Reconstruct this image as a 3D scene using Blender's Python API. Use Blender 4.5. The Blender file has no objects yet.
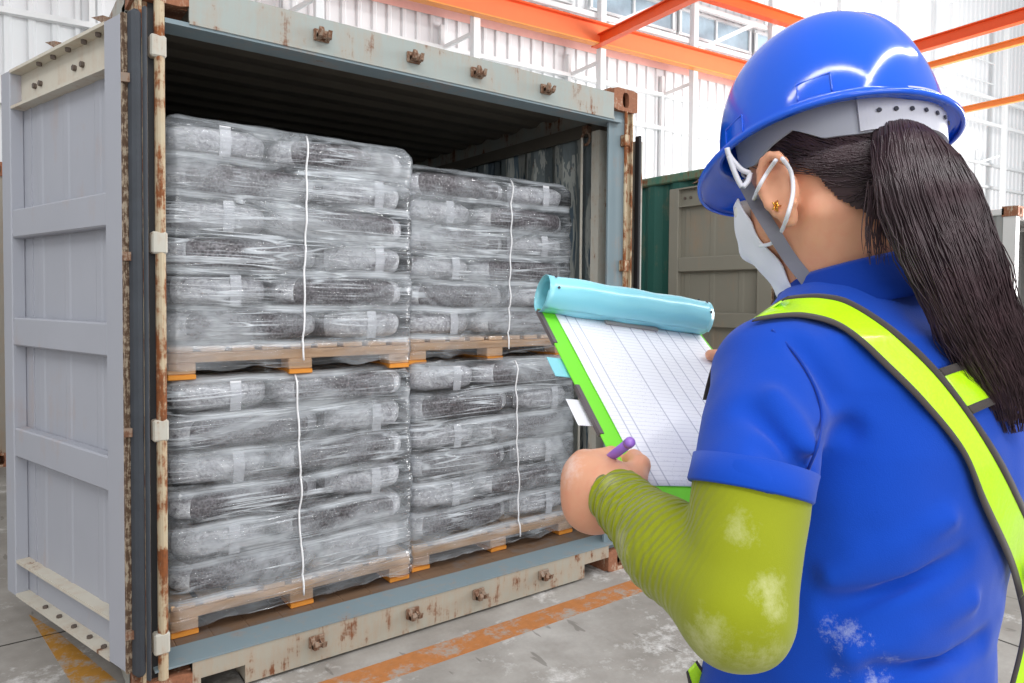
import bpy, math, random
import numpy as np
from mathutils import Vector, Matrix, noise as mn
random.seed(7)
rng = np.random.default_rng(11)
C = bpy.context.scene.collection
SC = bpy.context.scene

# ------------------------------------------------------------------ camera
CAM = np.array([-0.4067, -2.6826, 1.4643]); YAW = 0.64226; PITCH = -0.02915; ROLL = 0.00792; FPX = 705.08; PY = 320.0
F_ = np.array([math.sin(YAW)*math.cos(PITCH), math.cos(YAW)*math.cos(PITCH), math.sin(PITCH)])
R_ = np.array([math.cos(YAW), -math.sin(YAW), 0.0]); U_ = np.cross(R_, F_)
c_, s_ = math.cos(ROLL), math.sin(ROLL)
RR = c_*R_ + s_*U_                                            # image right
UU = c_*U_ - s_*R_                                            # image up
cam = bpy.data.cameras.new('camera'); camo = bpy.data.objects.new('camera', cam); C.objects.link(camo)
cam.sensor_width = 36; cam.lens = FPX/1024*36; cam.shift_y = -(341.5-PY)/1024; cam.clip_start = 0.05; cam.clip_end = 200
m3 = Matrix((RR.tolist(), UU.tolist(), (-F_).tolist())).transposed()
camo.matrix_world = Matrix.Translation(Vector(CAM.tolist())) @ m3.to_4x4()
SC.camera = camo
SC.view_settings.view_transform = 'Standard'; SC.view_settings.look = 'None'
SC.view_settings.gamma = 1; SC.view_settings.use_curve_mapping = False
SC.view_settings.exposure = 0.0

def P(px, py, d):
    "point at pixel direction and distance d along the view axis"
    a = (px-512)/FPX*d; b = -(py-PY)/FPX*d
    return CAM + F_*d + RR*a + UU*b
def V(x, y, z):
    "point given right / up / forward of the eye in metres"
    return CAM + RR*x + UU*y + F_*z

# ------------------------------------------------------------------ light
w = bpy.data.worlds.new('world'); SC.world = w; w.use_nodes = True
bg = w.node_tree.nodes['Background']; bg.inputs[0].default_value = (0.93, 0.96, 1.0, 1); bg.inputs[1].default_value = 0.62
def area(name, loc, target, sx, sy, power, col=(1, 1, 1)):
    l = bpy.data.lights.new(name, 'AREA'); l.shape = 'RECTANGLE'; l.size = sx; l.size_y = sy; l.energy = power; l.color = col
    o = bpy.data.objects.new(name, l); C.objects.link(o); o.location = loc
    o.rotation_euler = (Vector(target)-Vector(loc)).to_track_quat('-Z', 'Y').to_euler(); return o
area('skylight_strip', (-3.5, -3.0, 6.8), (0.6, 0.2, 0.8), 11.0, 0.22, 260)
area('skylight_strip', (3.5, -5.5, 6.8), (1.0, 0.2, 1.0), 11.0, 0.22, 300)
area('unseen_area_light', (16, -3, 3.5), (11, 7.0, 5.0), 8, 6, 2400)  # unseen daylight source at the right, brightening the wall
area('unseen_area_light', (-2.2, -8.5, 3.0), (1.8, 1.0, 1.2), 6, 3.5, 250)  # fill light added behind the camera to brighten the container's front and inside

# ------------------------------------------------------------------ mesh helpers
class MB:
    def __init__(s): s.v = []; s.f = []; s.m = []; s.uv = None
    def add(s, vs, fs, mi=0):
        n = len(s.v); s.v += [tuple(map(float, q)) for q in vs]; s.f += [tuple(i+n for i in f) for f in fs]; s.m += [mi]*len(fs); return s
    def box(s, x0, y0, z0, x1, y1, z1, M=None, b=0.0, mi=0):
        if b > 0:
            b = min(b, abs(x1-x0)*.45, abs(y1-y0)*.45, abs(z1-z0)*.45)
            vs = []; 
            X = (x0, x1); Y = (y0, y1); Z = (z0, z1); idx = {}
            for i in (0, 1):
                for j in (0, 1):
                    for k in (0, 1):
                        sx, sy, sz = (b if i == 0 else -b), (b if j == 0 else -b), (b if k == 0 else -b)
                        idx[i, j, k] = len(vs)
                        vs += [(X[i], Y[j]+sy, Z[k]+sz), (X[i]+sx, Y[j], Z[k]+sz), (X[i]+sx, Y[j]+sy, Z[k])]
            fs = []
            def q(a, ax): return idx[a]+ax
            for i in (0, 1):
                f = [q((i, 0, 0), 0), q((i, 1, 0), 0), q((i, 1, 1), 0), q((i, 0, 1), 0)]; fs.append(f if i else f[::-1])
                f = [q((0, i, 0), 1), q((1, i, 0), 1), q((1, i, 1), 1), q((0, i, 1), 1)]; fs.append(f[::-1] if i else f)
                f = [q((0, 0, i), 2), q((1, 0, i), 2), q((1, 1, i), 2), q((0, 1, i), 2)]; fs.append(f if i else f[::-1])
            for j in (0, 1):
                for k in (0, 1):
                    fs.append([q((0, j, k), 1), q((1, j, k), 1), q((1, j, k), 2), q((0, j, k), 2)])
                    fs.append([q((j, 0, k), 0), q((j, 1, k), 0), q((j, 1, k), 2), q((j, 0, k), 2)])
                    fs.append([q((j, k, 0), 0), q((j, k, 1), 0), q((j, k, 1), 1), q((j, k, 0), 1)])
            for a in idx: fs.append([idx[a], idx[a]+1, idx[a]+2])
        else:
            vs = [(x, y, z) for x in (x0, x1) for y in (y0, y1) for z in (z0, z1)]
            fs = [(0, 1, 3, 2), (4, 6, 7, 5), (0, 4, 5, 1), (2, 3, 7, 6), (0, 2, 6, 4), (1, 5, 7, 3)]
        if M is not None: vs = [tuple(M @ Vector(q_)) for q_ in vs]
        return s.add(vs, fs, mi)
    def tube(s, pts, r, n=12, cap=True, mi=0, flat=1.0, up=None):
        pts = [np.array(p, float) for p in pts]; m = len(pts)
        if not hasattr(r, '__len__'): r = [r]*m
        T = [pts[min(i+1, m-1)]-pts[max(i-1, 0)] for i in range(m)]; T = [t/(np.linalg.norm(t)+1e-12) for t in T]
        a = np.array(up, float) if up is not None else (np.array([0, 0, 1.]) if abs(T[0][2]) < .9 else np.array([1., 0, 0]))
        vs = []
        for i in range(m):
            a = a-T[i]*(a@T[i]); a /= np.linalg.norm(a)+1e-12; b = np.cross(T[i], a)
            for k in range(n):
                t = 2*math.pi*k/n; vs.append(pts[i]+r[i]*(math.cos(t)*a*flat+math.sin(t)*b))
        fs = [(i*n+k, i*n+(k+1) % n, (i+1)*n+(k+1) % n, (i+1)*n+k) for i in range(m-1) for k in range(n)]
        if cap: fs += [tuple(range(n))[::-1], tuple((m-1)*n+k for k in range(n))]
        return s.add(vs, fs, mi)
    def bar(s, a, b, wd, th, up=(0, 0, 1), bev=0.0, mi=0):
        "rectangular bar from a to b, th along up, wd sideways"
        a = Vector([float(q) for q in a]); b = Vector([float(q) for q in b]); x = (b-a); L = x.length; x.normalize(); u = Vector(up); u = (u-x*u.dot(x)).normalized(); y = u.cross(x)
        M = Matrix((x, y, u)).transposed().to_4x4(); M.translation = a
        return s.box(0, -wd/2, -th/2, L, wd/2, th/2, M, b=bev, mi=mi)
    def prism(s, poly, a, b, ax=2, M=None, mi=0):
        "extrude a 2d polygon along axis ax from a to b"
        n = len(poly)
        def mk(p, h): return (h, p[0], p[1]) if ax == 0 else ((p[0], h, p[1]) if ax == 1 else (p[0], p[1], h))
        vs = [mk(p, a) for p in poly]+[mk(p, b) for p in poly]
        fs = [tuple(range(n)), tuple(range(n, 2*n))[::-1]]+[(i, i+n, (i+1) % n+n, (i+1) % n) for i in range(n)]
        if M is not None: vs = [tuple(M @ Vector(q)) for q in vs]
        return s.add(vs, fs, mi)
def root_loc(o):
    while o.parent: o = o.parent
    return o.location
def obj(name, mb, mat, parent=None, smooth=False, origin=None, mats=None, fixn=True):
    me = bpy.data.meshes.new(name); v = np.array(mb.v, float)
    if parent is not None: off = np.array(root_loc(parent))
    elif origin is not None: off = np.array(origin, float)
    else: off = np.array([(v[:, 0].min()+v[:, 0].max())/2, (v[:, 1].min()+v[:, 1].max())/2, v[:, 2].min()])
    me.from_pydata((v-off).tolist(), [], mb.f); 
    for m in (mats or [mat]): me.materials.append(m)
    if mats: me.polygons.foreach_set('material_index', mb.m)
    if mb.uv is not None:
        ul = me.uv_layers.new(name='uv'); li = np.zeros(len(me.loops), int); me.loops.foreach_get('vertex_index', li)
        ul.data.foreach_set('uv', np.array(mb.uv, float)[li].ravel())
    if smooth: me.polygons.foreach_set('use_smooth', [True]*len(me.polygons))
    me.update()
    if fixn:
        import bmesh
        bm = bmesh.new(); bm.from_mesh(me); bmesh.ops.recalc_face_normals(bm, faces=bm.faces); bm.to_mesh(me); bm.free()
    o = bpy.data.objects.new(name, me); C.objects.link(o)
    if parent is not None: o.parent = parent
    else: o.location = off
    return o
def thing(name, label, cat, loc, group=None):
    o = bpy.data.objects.new(name, None); C.objects.link(o); o.location = [float(q) for q in loc]; return tag(o, label, cat, group)
def tag(o, label=None, cat=None, group=None, kind=None):
    if label: o['label'] = label
    if cat: o['category'] = cat
    if group: o['group'] = group
    if kind: o['kind'] = kind
    return o
def struct(o): o['kind'] = 'structure'; return o

# ------------------------------------------------------------------ materials
class NT:
    def __init__(s, name, rough=.6, metal=0., spec=.5):
        s.m = bpy.data.materials.new(name); s.m.use_nodes = True; s.t = s.m.node_tree; s.n = s.t.nodes; s.b = s.n['Principled BSDF']
        s.set(s.b, 'Roughness', rough); s.set(s.b, 'Metallic', metal); s.b.inputs['Specular IOR Level'].default_value = spec
        s.tc = s.n.new('ShaderNodeTexCoord')
    def set(s, node, k, v):
        i = node.inputs[k]
        if hasattr(v, 'node') or isinstance(v, bpy.types.NodeSocket): s.t.links.new(v, i)
        else: i.default_value = v if not (isinstance(v, tuple) and len(v) == 3 and i.type == 'RGBA') else (*v, 1)
        return node
    def co(s, kind='Object', scale=(1, 1, 1), rot=(0, 0, 0), loc=(0, 0, 0)):
        mp = s.n.new('ShaderNodeMapping'); s.t.links.new(s.tc.outputs[kind], mp.inputs[0])
        mp.inputs['Scale'].default_value = scale; mp.inputs['Rotation'].default_value = rot; mp.inputs['Location'].default_value = loc
        return mp.outputs[0]
    def noise(s, scale=5, detail=4, rough=.6, co=None, dist=0.):
        n = s.n.new('ShaderNodeTexNoise'); s.set(n, 'Vector', co if co is not None else s.tc.outputs['Object'])
        s.set(n, 'Scale', scale); s.set(n, 'Detail', detail); s.set(n, 'Roughness', rough); s.set(n, 'Distortion', dist); return n.outputs['Fac']
    def vor(s, scale=5, co=None, feature='F1', out='Distance'):
        n = s.n.new('ShaderNodeTexVoronoi'); n.feature = feature; s.set(n, 'Vector', co if co is not None else s.tc.outputs['Object']); s.set(n, 'Scale', scale); return n.outputs[out]
    def ramp(s, fac, *stops, interp='LINEAR'):
        n = s.n.new('ShaderNodeValToRGB'); s.set(n, 'Fac', fac); n.color_ramp.interpolation = interp; e = n.color_ramp.elements
        while len(e) < len(stops): e.new(.5)
        for i, (p, c) in enumerate(stops):
            e[i].position = p; e[i].color = (*c, 1) if isinstance(c, tuple) else (c, c, c, 1)
        return n.outputs[0]
    def mix(s, f, a, b, mode='MIX'):
        n = s.n.new('ShaderNodeMix'); n.data_type = 'RGBA'; n.blend_type = mode; s.set(n, 0, f); s.set(n, 6, a); s.set(n, 7, b); return n.outputs[2]
    def math(s, op, a, b=0.):
        n = s.n.new('ShaderNodeMath'); n.operation = op; s.set(n, 0, a); s.set(n, 1, b); return n.outputs[0]
    def bump(s, h, strength=.3, dist=.01, chain=None):
        n = s.n.new('ShaderNodeBump'); s.set(n, 'Strength', strength); s.set(n, 'Distance', dist); s.set(n, 'Height', h)
        if chain is not None: s.set(n, 'Normal', chain)
        return n.outputs[0]
    def col(s, v): s.set(s.b, 'Base Color', v); return s
    def sep(s, kind='Object'):
        n = s.n.new('ShaderNodeSeparateXYZ'); s.t.links.new(s.tc.outputs[kind], n.inputs[0]); return n.outputs
def srgb(r, g, b):
    f = lambda c: (c/255/12.92 if c <= 10 else ((c/255+.055)/1.055)**2.4); return (f(r), f(g), f(b))
def plain(name, rgb, rough=.6, metal=0., spec=.5, var=.0, vs=8, bump=0., bs=60):
    k = NT(name, rough, metal, spec)
    if var: k.col(k.mix(k.noise(vs), tuple(c*(1-var) for c in rgb), tuple(min(1, c*(1+var)) for c in rgb)))
    else: k.col(rgb)
    if bump: k.set(k.b, 'Normal', k.bump(k.noise(bs, 2), bump, .002))
    return k.m
def rusty(name, rgb, amt=.5, rust=srgb(140, 82, 46), dark=srgb(78, 50, 36), scale=5, rough=.55, streak=True, grime=.25):
    "painted steel with rust patches and vertical runs; amt = share of rust"
    k = NT(name, rough, 0.0, .35)
    n1 = k.noise(scale, 8, .7); n2 = k.noise(scale*1.3, 5, .7, k.co(scale=(3.2, 3.2, .35))) if streak else k.noise(scale*3, 4)
    mm = k.math('ADD', k.math('MULTIPLY', n1, .55), k.math('MULTIPLY', n2, .45))
    lo = .66-.30*amt
    mask = k.ramp(mm, (lo, 0.), (lo+.06, 1.))
    soft = k.ramp(mm, (lo-.10, 0.), (lo+.05, .55))
    rc = k.mix(k.noise(scale*7, 3), dark, rust)
    base = k.mix(k.math('MULTIPLY', k.noise(scale*.6, 5, .65), grime*1.4), rgb, tuple(c*.55 for c in rgb))
    base = k.mix(k.noise(2.2, 3), base, tuple(min(1, c*1.12) for c in rgb))
    base = k.mix(soft, base, tuple(.45*a+.55*b for a, b in zip(rgb, srgb(176, 128, 84))))
    k.col(k.mix(mask, base, rc)); k.set(k.b, 'Roughness', k.mix(mask, (rough,)*3, (.85,)*3))
    k.set(k.b, 'Normal', k.bump(mm, .25, .004)); return k.m
M = {}
M['frame_paint'] = rusty('container_paint', srgb(158, 162, 156), .42)
M['header_paint'] = rusty('header_paint', srgb(150, 157, 153), .30, scale=4)
M['post_rust'] = rusty('rusted_post_paint', srgb(182, 170, 144), .62, rust=srgb(158, 92, 46), scale=9)
M['casting'] = rusty('rusted_casting', srgb(186, 168, 150), .85, rust=srgb(168, 112, 82), dark=srgb(110, 72, 54), scale=16)
M['sill_paint'] = rusty('sill_paint', srgb(162, 157, 144), .38, scale=7, grime=.4)
M['blue_paint'] = rusty('blue_grey_paint', srgb(120, 136, 143), .16, scale=6)
M['rust_iron'] = rusty('rust_iron', srgb(130, 116, 104), .6, rust=srgb(132, 96, 74), scale=30)
M['door_paint'] = rusty('door_inner_paint', srgb(160, 162, 170), .02, scale=2.4, grime=.12)
M['door_beige'] = rusty('door_beige_paint', srgb(196, 190, 176), .22, scale=5, grime=.3)
M['edge_rust'] = rusty('door_edge_rust', srgb(160, 152, 136), .7, rust=srgb(112, 86, 66), dark=srgb(60, 48, 40), scale=34)
M['rubber'] = plain('gasket_rubber', srgb(50, 55, 62), .55, var=.4, vs=12)
M['rubber_and_shade_black'] = plain('rubber_and_shade_black', srgb(26, 26, 28), .6)
M['lug'] = rusty('lug_paint', srgb(184, 181, 170), .25, scale=20)
M['bolt'] = plain('dark_bolt_steel', srgb(92, 80, 72), .6, var=.2)
M['orange_web_lit'] = plain('orange_steel_overexposed', srgb(248, 122, 72), .45, var=.08)  # paler copy of the orange: overexposure put into the web colour
M['roof_in'] = plain('roof_sheet_inner', srgb(104, 98, 88), .6, var=.25, vs=4)
M['green_paint'] = rusty('green_paint', srgb(30, 82, 72), .06, scale=3)
M['green_rail'] = rusty('green_rail_paint', srgb(62, 110, 92), .4, scale=5)
M['warm_grey'] = rusty('warm_grey_paint', srgb(132, 128, 116), .05, scale=2)
M['grey_steel'] = rusty('grey_steel', srgb(150, 150, 148), .12, scale=3)
M['light_steel'] = rusty('light_steel', srgb(214, 212, 210), .1, scale=3)
M['brown_steel'] = rusty('brown_steel', srgb(150, 142, 130), .35, scale=3)
M['white_steel'] = plain('white_steel', (.82, .83, .83), .5, var=.04)
M['orange'] = plain('orange_steel', srgb(243, 92, 34), .45, var=.08)
M['orange_pale'] = plain('pale_orange_steel', srgb(246, 150, 70), .45, var=.08)
M['beam_red_bleed'] = plain('red_bleed_band', srgb(250, 190, 178), .6, var=.1)  # pale red: the orange beam's colour bleed on the wall, as paint
M['wall_sheet'] = plain('white_wall_sheet', (.80, .81, .82), .45, var=.04, vs=.6)
M['louver'] = plain('grey_louver', srgb(150, 160, 170), .5, var=.2, vs=2)
M['window_glass'] = plain('window_glass', srgb(168, 186, 198), .2, var=.2)

def inner_wall():
    k = NT('inner_wall_paint', .5, 0, .4)
    x = k.noise(2.3, 5, .7, k.co(scale=(1, 2.2, .35), loc=(3, 1, 0)), dist=.6)
    c = k.ramp(x, (.36, srgb(70, 84, 96)), (.42, srgb(134, 146, 150)), (.50, srgb(128, 138, 140)), (.515, srgb(196, 200, 194)), (.58, srgb(190, 194, 188)), (.60, srgb(106, 124, 136)), (.75, srgb(90, 104, 116)), interp='EASE')
    r = k.noise(9, 6, .75); k.col(k.mix(k.ramp(r, (.64, 0.), (.7, .8)), c, srgb(120, 76, 56))); k.set(k.b, 'Normal', k.bump(r, .15, .003)); return k.m
M['inner_wall'] = inner_wall()

def planks():
    k = NT('deck_planks', .7, 0, .3)
    x = k.noise(3, 6, .7, k.co(scale=(1, 6, 6))); y = k.noise(5, 5, .7)
    c = k.mix(x, srgb(84, 64, 50), srgb(140, 112, 88)); k.col(k.mix(k.ramp(y, (.5, 0.), (.6, .7)), c, srgb(110, 100, 94)))
    sp = k.sep(); f = k.math('FRACT', k.math('MULTIPLY', sp[0], 7.5)); g = k.ramp(f, (0., 0.), (.03, 1.), (.97, 1.), (1., 0.))
    k.set(k.b, 'Normal', k.bump(g, .6, .004, k.bump(x, .3, .002))); return k.m
M['planks'] = planks()
def wood(name, a, b, sx=(1.2, 14, 14)):
    k = NT(name, .7, 0, .25); x = k.noise(4, 6, .65, k.co(scale=sx), dist=1.2)
    k.col(k.mix(x, a, b)); k.set(k.b, 'Normal', k.bump(x, .3, .002)); return k.m
M['pallet_wood'] = wood('pallet_wood', srgb(196, 152, 112), srgb(232, 200, 166))
M['pallet_foot'] = wood('pallet_foot_wood', srgb(200, 120, 40), srgb(236, 164, 74))
def concrete():
    k = NT('concrete', .75, 0, .3)
    a = k.noise(.9, 8, .7); b = k.noise(7, 6, .75); c = k.noise(60, 3)
    base = k.ramp(a, (.25, srgb(122, 117, 110)), (.5, srgb(158, 153, 147)), (.75, srgb(184, 180, 175)))
    base = k.mix(k.ramp(b, (.35, .35), (.6, 0.)), base, srgb(120, 114, 108))
    dust = k.ramp(k.noise(2.1, 7, .8, k.co(loc=(5, 2, 0))), (.55, 0.), (.66, .8)); base = k.mix(dust, base, srgb(222, 220, 218))
    cr = k.vor(1.3, k.co(scale=(1, 1.6, 1)), 'DISTANCE_TO_EDGE'); 
    fine = k.ramp(k.noise(18, 2, .5, k.co(scale=(1, .25, 1), rot=(0, 0, .7))), (.68, 0.), (.70, .5))
    base = k.mix(fine, base, srgb(96, 90, 84))
    k.col(base); k.set(k.b, 'Normal', k.bump(k.math('ADD', b, k.math('MULTIPLY', c, .3)), .25, .003)); k.set(k.b, 'Roughness', k.ramp(b, (.3, .5), (.7, .85))); return k.m
M['concrete'] = concrete()
def worn_paint(name, col):
    k = NT(name, .7, 0, .3); n = k.noise(7, 8, .8); m = k.ramp(n, (.40, 0.), (.50, 1.)); k.col(k.mix(m, srgb(160, 150, 140), k.mix(k.noise(30, 3), col, tuple(c*.6 for c in col))))
    k.set(k.b, 'Roughness', .75); return k.m
M['floor_line'] = worn_paint('worn_orange_floor_paint', srgb(196, 128, 74))
M['floor_line2'] = worn_paint('worn_yellow_floor_paint', srgb(190, 136, 54))
M['joint'] = plain('floor_joint', srgb(60, 56, 52), .9)

def bag_mat():
    k = NT('dark_sack', .42, 0, .5)
    oi = k.n.new('ShaderNodeObjectInfo'); add = k.n.new('ShaderNodeVectorMath'); add.operation = 'ADD'; k.t.links.new(k.tc.outputs['Object'], add.inputs[0])
    mul = k.n.new('ShaderNodeMath'); mul.operation = 'MULTIPLY'; k.t.links.new(oi.outputs['Random'], mul.inputs[0]); mul.inputs[1].default_value = 40; k.t.links.new(mul.outputs[0], add.inputs[1])
    v = add.outputs[0]
    g = k.vor(95, v); n = k.noise(26, 6, .75, v); big = k.noise(5, 4, .6, v)
    c = k.ramp(k.math('ADD', k.math('MULTIPLY', n, .6), k.math('MULTIPLY', g, .55)), (.33, srgb(42, 36, 38)), (.52, srgb(84, 75, 78)), (.72, srgb(138, 130, 134)))
    k.col(k.mix(k.ramp(big, (.4, 0.), (.7, .35)), c, srgb(150, 146, 150)))
    k.set(k.b, 'Normal', k.bump(n, .5, .006, k.bump(g, .4, .004))); return k.m
def bag_end_mat():
    k = NT('crumpled_sack_end', .3, 0, .6)
    a = k.noise(13, 5, .7, k.co(scale=(1, 1, 1)), dist=2.5); b = k.noise(30, 4, .7, k.co(scale=(1, 1, 2), loc=(2, 0, 0)), dist=1.5)
    k.col(k.ramp(k.math('MULTIPLY', k.math('ADD', a, b), .5), (.36, srgb(130, 124, 128)), (.47, srgb(206, 204, 210)), (.57, srgb(250, 250, 252))))
    k.set(k.b, 'Normal', k.bump(a, .8, .012, k.bump(b, .4, .006))); return k.m
M['bag'] = bag_mat(); M['bag_end'] = bag_end_mat(); M['tape'] = plain('white_label', srgb(232, 232, 236), .4)
def film_mat():
    k = NT('stretch_film', .16, 0, .9)
    t = k.t
    def lines(scale, sc, rot, w_, gain, loc=(0, 0, 0), dist=.4):
        f = k.noise(scale, 2.5, .55, k.co('UV', scale=sc, rot=(0, 0, rot), loc=loc), dist=dist)
        d = k.math('ABSOLUTE', k.math('SUBTRACT', f, .5))
        return k.ramp(d, (0., gain), (w_, 0.), interp='EASE')
    l = [lines(2.0, (.22, 5, 1), .03, .020, .85, dist=.1), lines(2.0, (.20, 5, 1), .24, .012, .8, (3, 1, 0), .1), lines(2.0, (.20, 5, 1), -.26, .012, .8, (7, 5, 0), .1),
         lines(1.6, (.2, 5, 1), .62, .008, .7, (1, 9, 0), .1), lines(1.6, (.2, 5, 1), -.7, .008, .7, (4, 2, 0), .1), lines(4.5, (.25, 5, 1), -.1, .02, .5, (5, 2, 0), .1)]
    s = l[0]
    for q in l[1:]: s = k.math('MAXIMUM', s, q)
    uvs = k.sep('UV'); wob = k.math('MULTIPLY', k.math('SUBTRACT', k.noise(2.5, 3, .5, k.co('UV', scale=(1, .3, 1))), .5), .05)
    lay = k.math('FRACT', k.math('MULTIPLY', k.math('ADD', uvs[1], wob), 1/.14)); seam = k.ramp(k.math('ABSOLUTE', k.math('SUBTRACT', lay, .5)), (.33, 0.), (.47, .75), (.5, .55))
    sg = k.ramp(k.noise(2.2, 4, .6, k.co('UV', loc=(2, 8, 0))), (.36, .15), (.58, 1.))
    haze = k.ramp(k.noise(1.5, 5, .68, k.co('UV', scale=(1, 2.2, 1)), dist=.5), (.43, .04), (.63, .54))
    gate = k.ramp(k.noise(2.6, 4, .65, k.co('UV', loc=(9, 4, 0))), (.42, .06), (.60, 1.))
    a = k.math('MAXIMUM', k.math('MULTIPLY', s, gate), k.math('MAXIMUM', haze, k.math('MULTIPLY', seam, sg)))
    a = k.math('MULTIPLY', a, k.ramp(k.math('ADD', uvs[1], .5), (.47, .45), (.51, 1.)))
    nb = k.noise(6, 4, .6, k.co('UV', scale=(1, 2.6, 1)), dist=1.0)
    cr = k.noise(16, 4, .65, k.co('UV', scale=(1, 1.6, 1)), dist=2.2); cg = k.ramp(k.noise(3, 3, .6, k.co('UV', loc=(5, 6, 0))), (.42, 0.), (.6, .55))
    k.set(k.b, 'Normal', k.bump(k.math('ADD', k.math('ADD', k.math('MULTIPLY', s, .4), nb), k.math('MULTIPLY', cr, cg)), .6, .009))
    k.col(srgb(214, 220, 226))
    tr = k.n.new('ShaderNodeBsdfTransparent'); tr.inputs[0].default_value = (.97, .98, .99, 1)
    gl = k.n.new('ShaderNodeBsdfGlossy'); gl.inputs['Roughness'].default_value = .11; t.links.new(k.b.inputs['Normal'].links[0].from_socket, gl.inputs['Normal'])
    fr = k.n.new('ShaderNodeFresnel'); fr.inputs[0].default_value = 1.45; t.links.new(k.b.inputs['Normal'].links[0].from_socket, fr.inputs['Normal'])
    m1 = k.n.new('ShaderNodeMixShader'); t.links.new(k.math('MULTIPLY', fr.outputs[0], 1.3), m1.inputs[0]); t.links.new(tr.outputs[0], m1.inputs[1]); t.links.new(gl.outputs[0], m1.inputs[2])
    m2 = k.n.new('ShaderNodeMixShader'); t.links.new(a, m2.inputs[0]); t.links.new(m1.outputs[0], m2.inputs[1]); t.links.new(k.b.outputs[0], m2.inputs[2])
    t.links.new(m2.outputs[0], k.n['Material Output'].inputs[0]); return k.m
M['film'] = film_mat()
M['cord'] = plain('white_cord', srgb(238, 238, 240), .5)

# ------------------------------------------------------------------ setting
mb = MB(); mb.box(-14, -9, -.1, 30, 12, 0)
struct(obj('floor', mb, M['concrete'], origin=(0, 0, 0)))
def strip(name, pts, mat, z=.0015):
    mb = MB(); n = len(pts)
    mb.add([(x, y, z) for x, y in pts]+[(x, y, 0) for x, y in pts], [tuple(range(n))]+[(i, (i+1) % n, (i+1) % n+n, i+n) for i in range(n)]); return struct(obj(name, mb, mat))
strip('trim_1', [(-1.2, -.27), (7, -.285), (7, -.165), (-1.2, -.125)], M['floor_line'])
strip('trim_2', [(-.26, 1.2), (-.175, .95), (-.02, .33), (-.15, .33)], M['floor_line2'])
strip('trim_12', [(-6, .915), (12, .895), (12, .903), (-6, .923)], M['joint'])
strip('trim_13', [(2.9, -9), (2.908, -9), (3.3, 5), (3.292, 5)], M['joint'])
BX = np.array([.9957, -.0924, 0]); BY = np.array([.0924, .9957, 0]); W0 = np.array([11.6, 7.05, 0])
def B(s, off, z): return W0+BX*s-BY*off+np.array([0, 0, z])
# corrugated sheet wall
def sheet_profile(s0, s1, pitch=.25, h=.035):
    pr = []; s = s0
    while s < s1:
        pr += [(s, 0), (s+pitch*.60, 0), (s+pitch*.70, h), (s+pitch*.90, h)]; s += pitch
    pr.append((s, 0)); return pr
mb = MB(); pr = sheet_profile(-17, 22); n = len(pr)
vs = [B(s, o, z) for z in (0, 13) for s, o in pr]+[B(s, o-.05, z) for z in (0, 13) for s, o in ((-17, 0), (22, 0))]
mb.add(vs, [(i, i+1, i+1+n, i+n) for i in range(n-1)]+[(2*n, 2*n+1, 2*n+3, 2*n+2)])
struct(obj('wall_back', mb, M['wall_sheet'], fixn=False))
# girts on the wall
for i, z in enumerate((1.6, 3.85, 4.95, 5.62, 7.6)):
    mb = MB(); mb.bar(B(-17, .09, z), B(22, .09, z), .10, .07); struct(obj('trim_%d' % (i+3), mb, M['white_steel']))
# wall and crane columns, in pairs joined by an arm
ci = 0
for s in (-14.2, -10.54, -8.1, -5.55, -2.95, -.62, 1.7, 4.1, 6.5, 9, 12, 15):
    t = thing('steel_column', 'white steel column carrying the crane beam along the ribbed wall', 'column', B(s, .6, 0), 'columns along the ribbed wall')
    mb = MB(); mb.bar(B(s, .6, 0), B(s, .6, 9.5), .13, .13, up=BX.tolist(), bev=.01); obj('shaft', mb, M['white_steel'], t)
    mb = MB(); mb.bar(B(s-.35, .07, 0), B(s-.35, .07, 6.0), .10, .07, up=BX.tolist()); obj('wall_post', mb, M['white_steel'], t)
    mb = MB(); mb.bar(B(s, .56, 5.8), B(s-.35, .09, 5.62), .05, .06); obj('bracket_arm', mb, M['white_steel'], t)
# orange crane runway beam
t = thing('crane_runway_beam', 'long orange steel beam running along the ribbed wall above the containers', 'beam', B(-2, .75, 6.0))
mb = MB(); mb.bar(B(-17, .75, 6.19), B(5, .75, 6.19), .03, .34); obj('web', mb, M['orange_web_lit'], t)
mb = MB(); mb.bar(B(-17, .75, 6.37), B(5, .75, 6.37), .20, .03); obj('top_flange', mb, M['orange'], t)
mb = MB(); mb.bar(B(-17, .75, 6.02), B(5, .75, 6.02), .16, .02); obj('bottom_flange', mb, M['orange_pale'], t)
mb = MB(); mb.bar(B(-17, .045, 6.25), B(5, .045, 6.25), .012, .20); struct(obj('trim_8', mb, M['beam_red_bleed']))  # strip added on the wall for the reddish flare under the beam
def beam(a, b, w_, h_, label, mat='orange', name='roof_beam'):
    mb = MB(); a = np.array(a); b = np.array(b); mb.bar(a, b, .025, h_*.9); 
    up = np.array([0, 0, h_/2]); mb.bar(a+up, b+up, w_, .02); mb.bar(a-up, b-up, w_, .02); return tag(obj(name, mb, M[mat]), label, 'beam')
d = np.array([.0924, .9957, 0])
beam(np.array([8.42, 6.40, 6.10])+d*.35, np.array([8.42, 6.40, 6.10])-d*9, .14, .17, 'orange cross beam reaching from the wall beam towards the viewer above the first container')
a = np.array([12.74, 1.51, 6.0]); beam(a-d*6, a+d*5.2, .14, .19, 'red orange beam at upper right, highest of the three right of the blue helmet')
a = np.array([13.98, 1.89, 6.0]); beam(a-d*6, a+d*4.5, .10, .10, 'thin orange beam at right, middle one of the three beside the blue helmet', 'orange_pale')
a = np.array([13.9, 1.84, 5.0]); beam(a-d*6, a+d*5, .08, .09, 'thin orange beam at right, lowest of the three beside the blue helmet', 'orange_pale')
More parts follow.
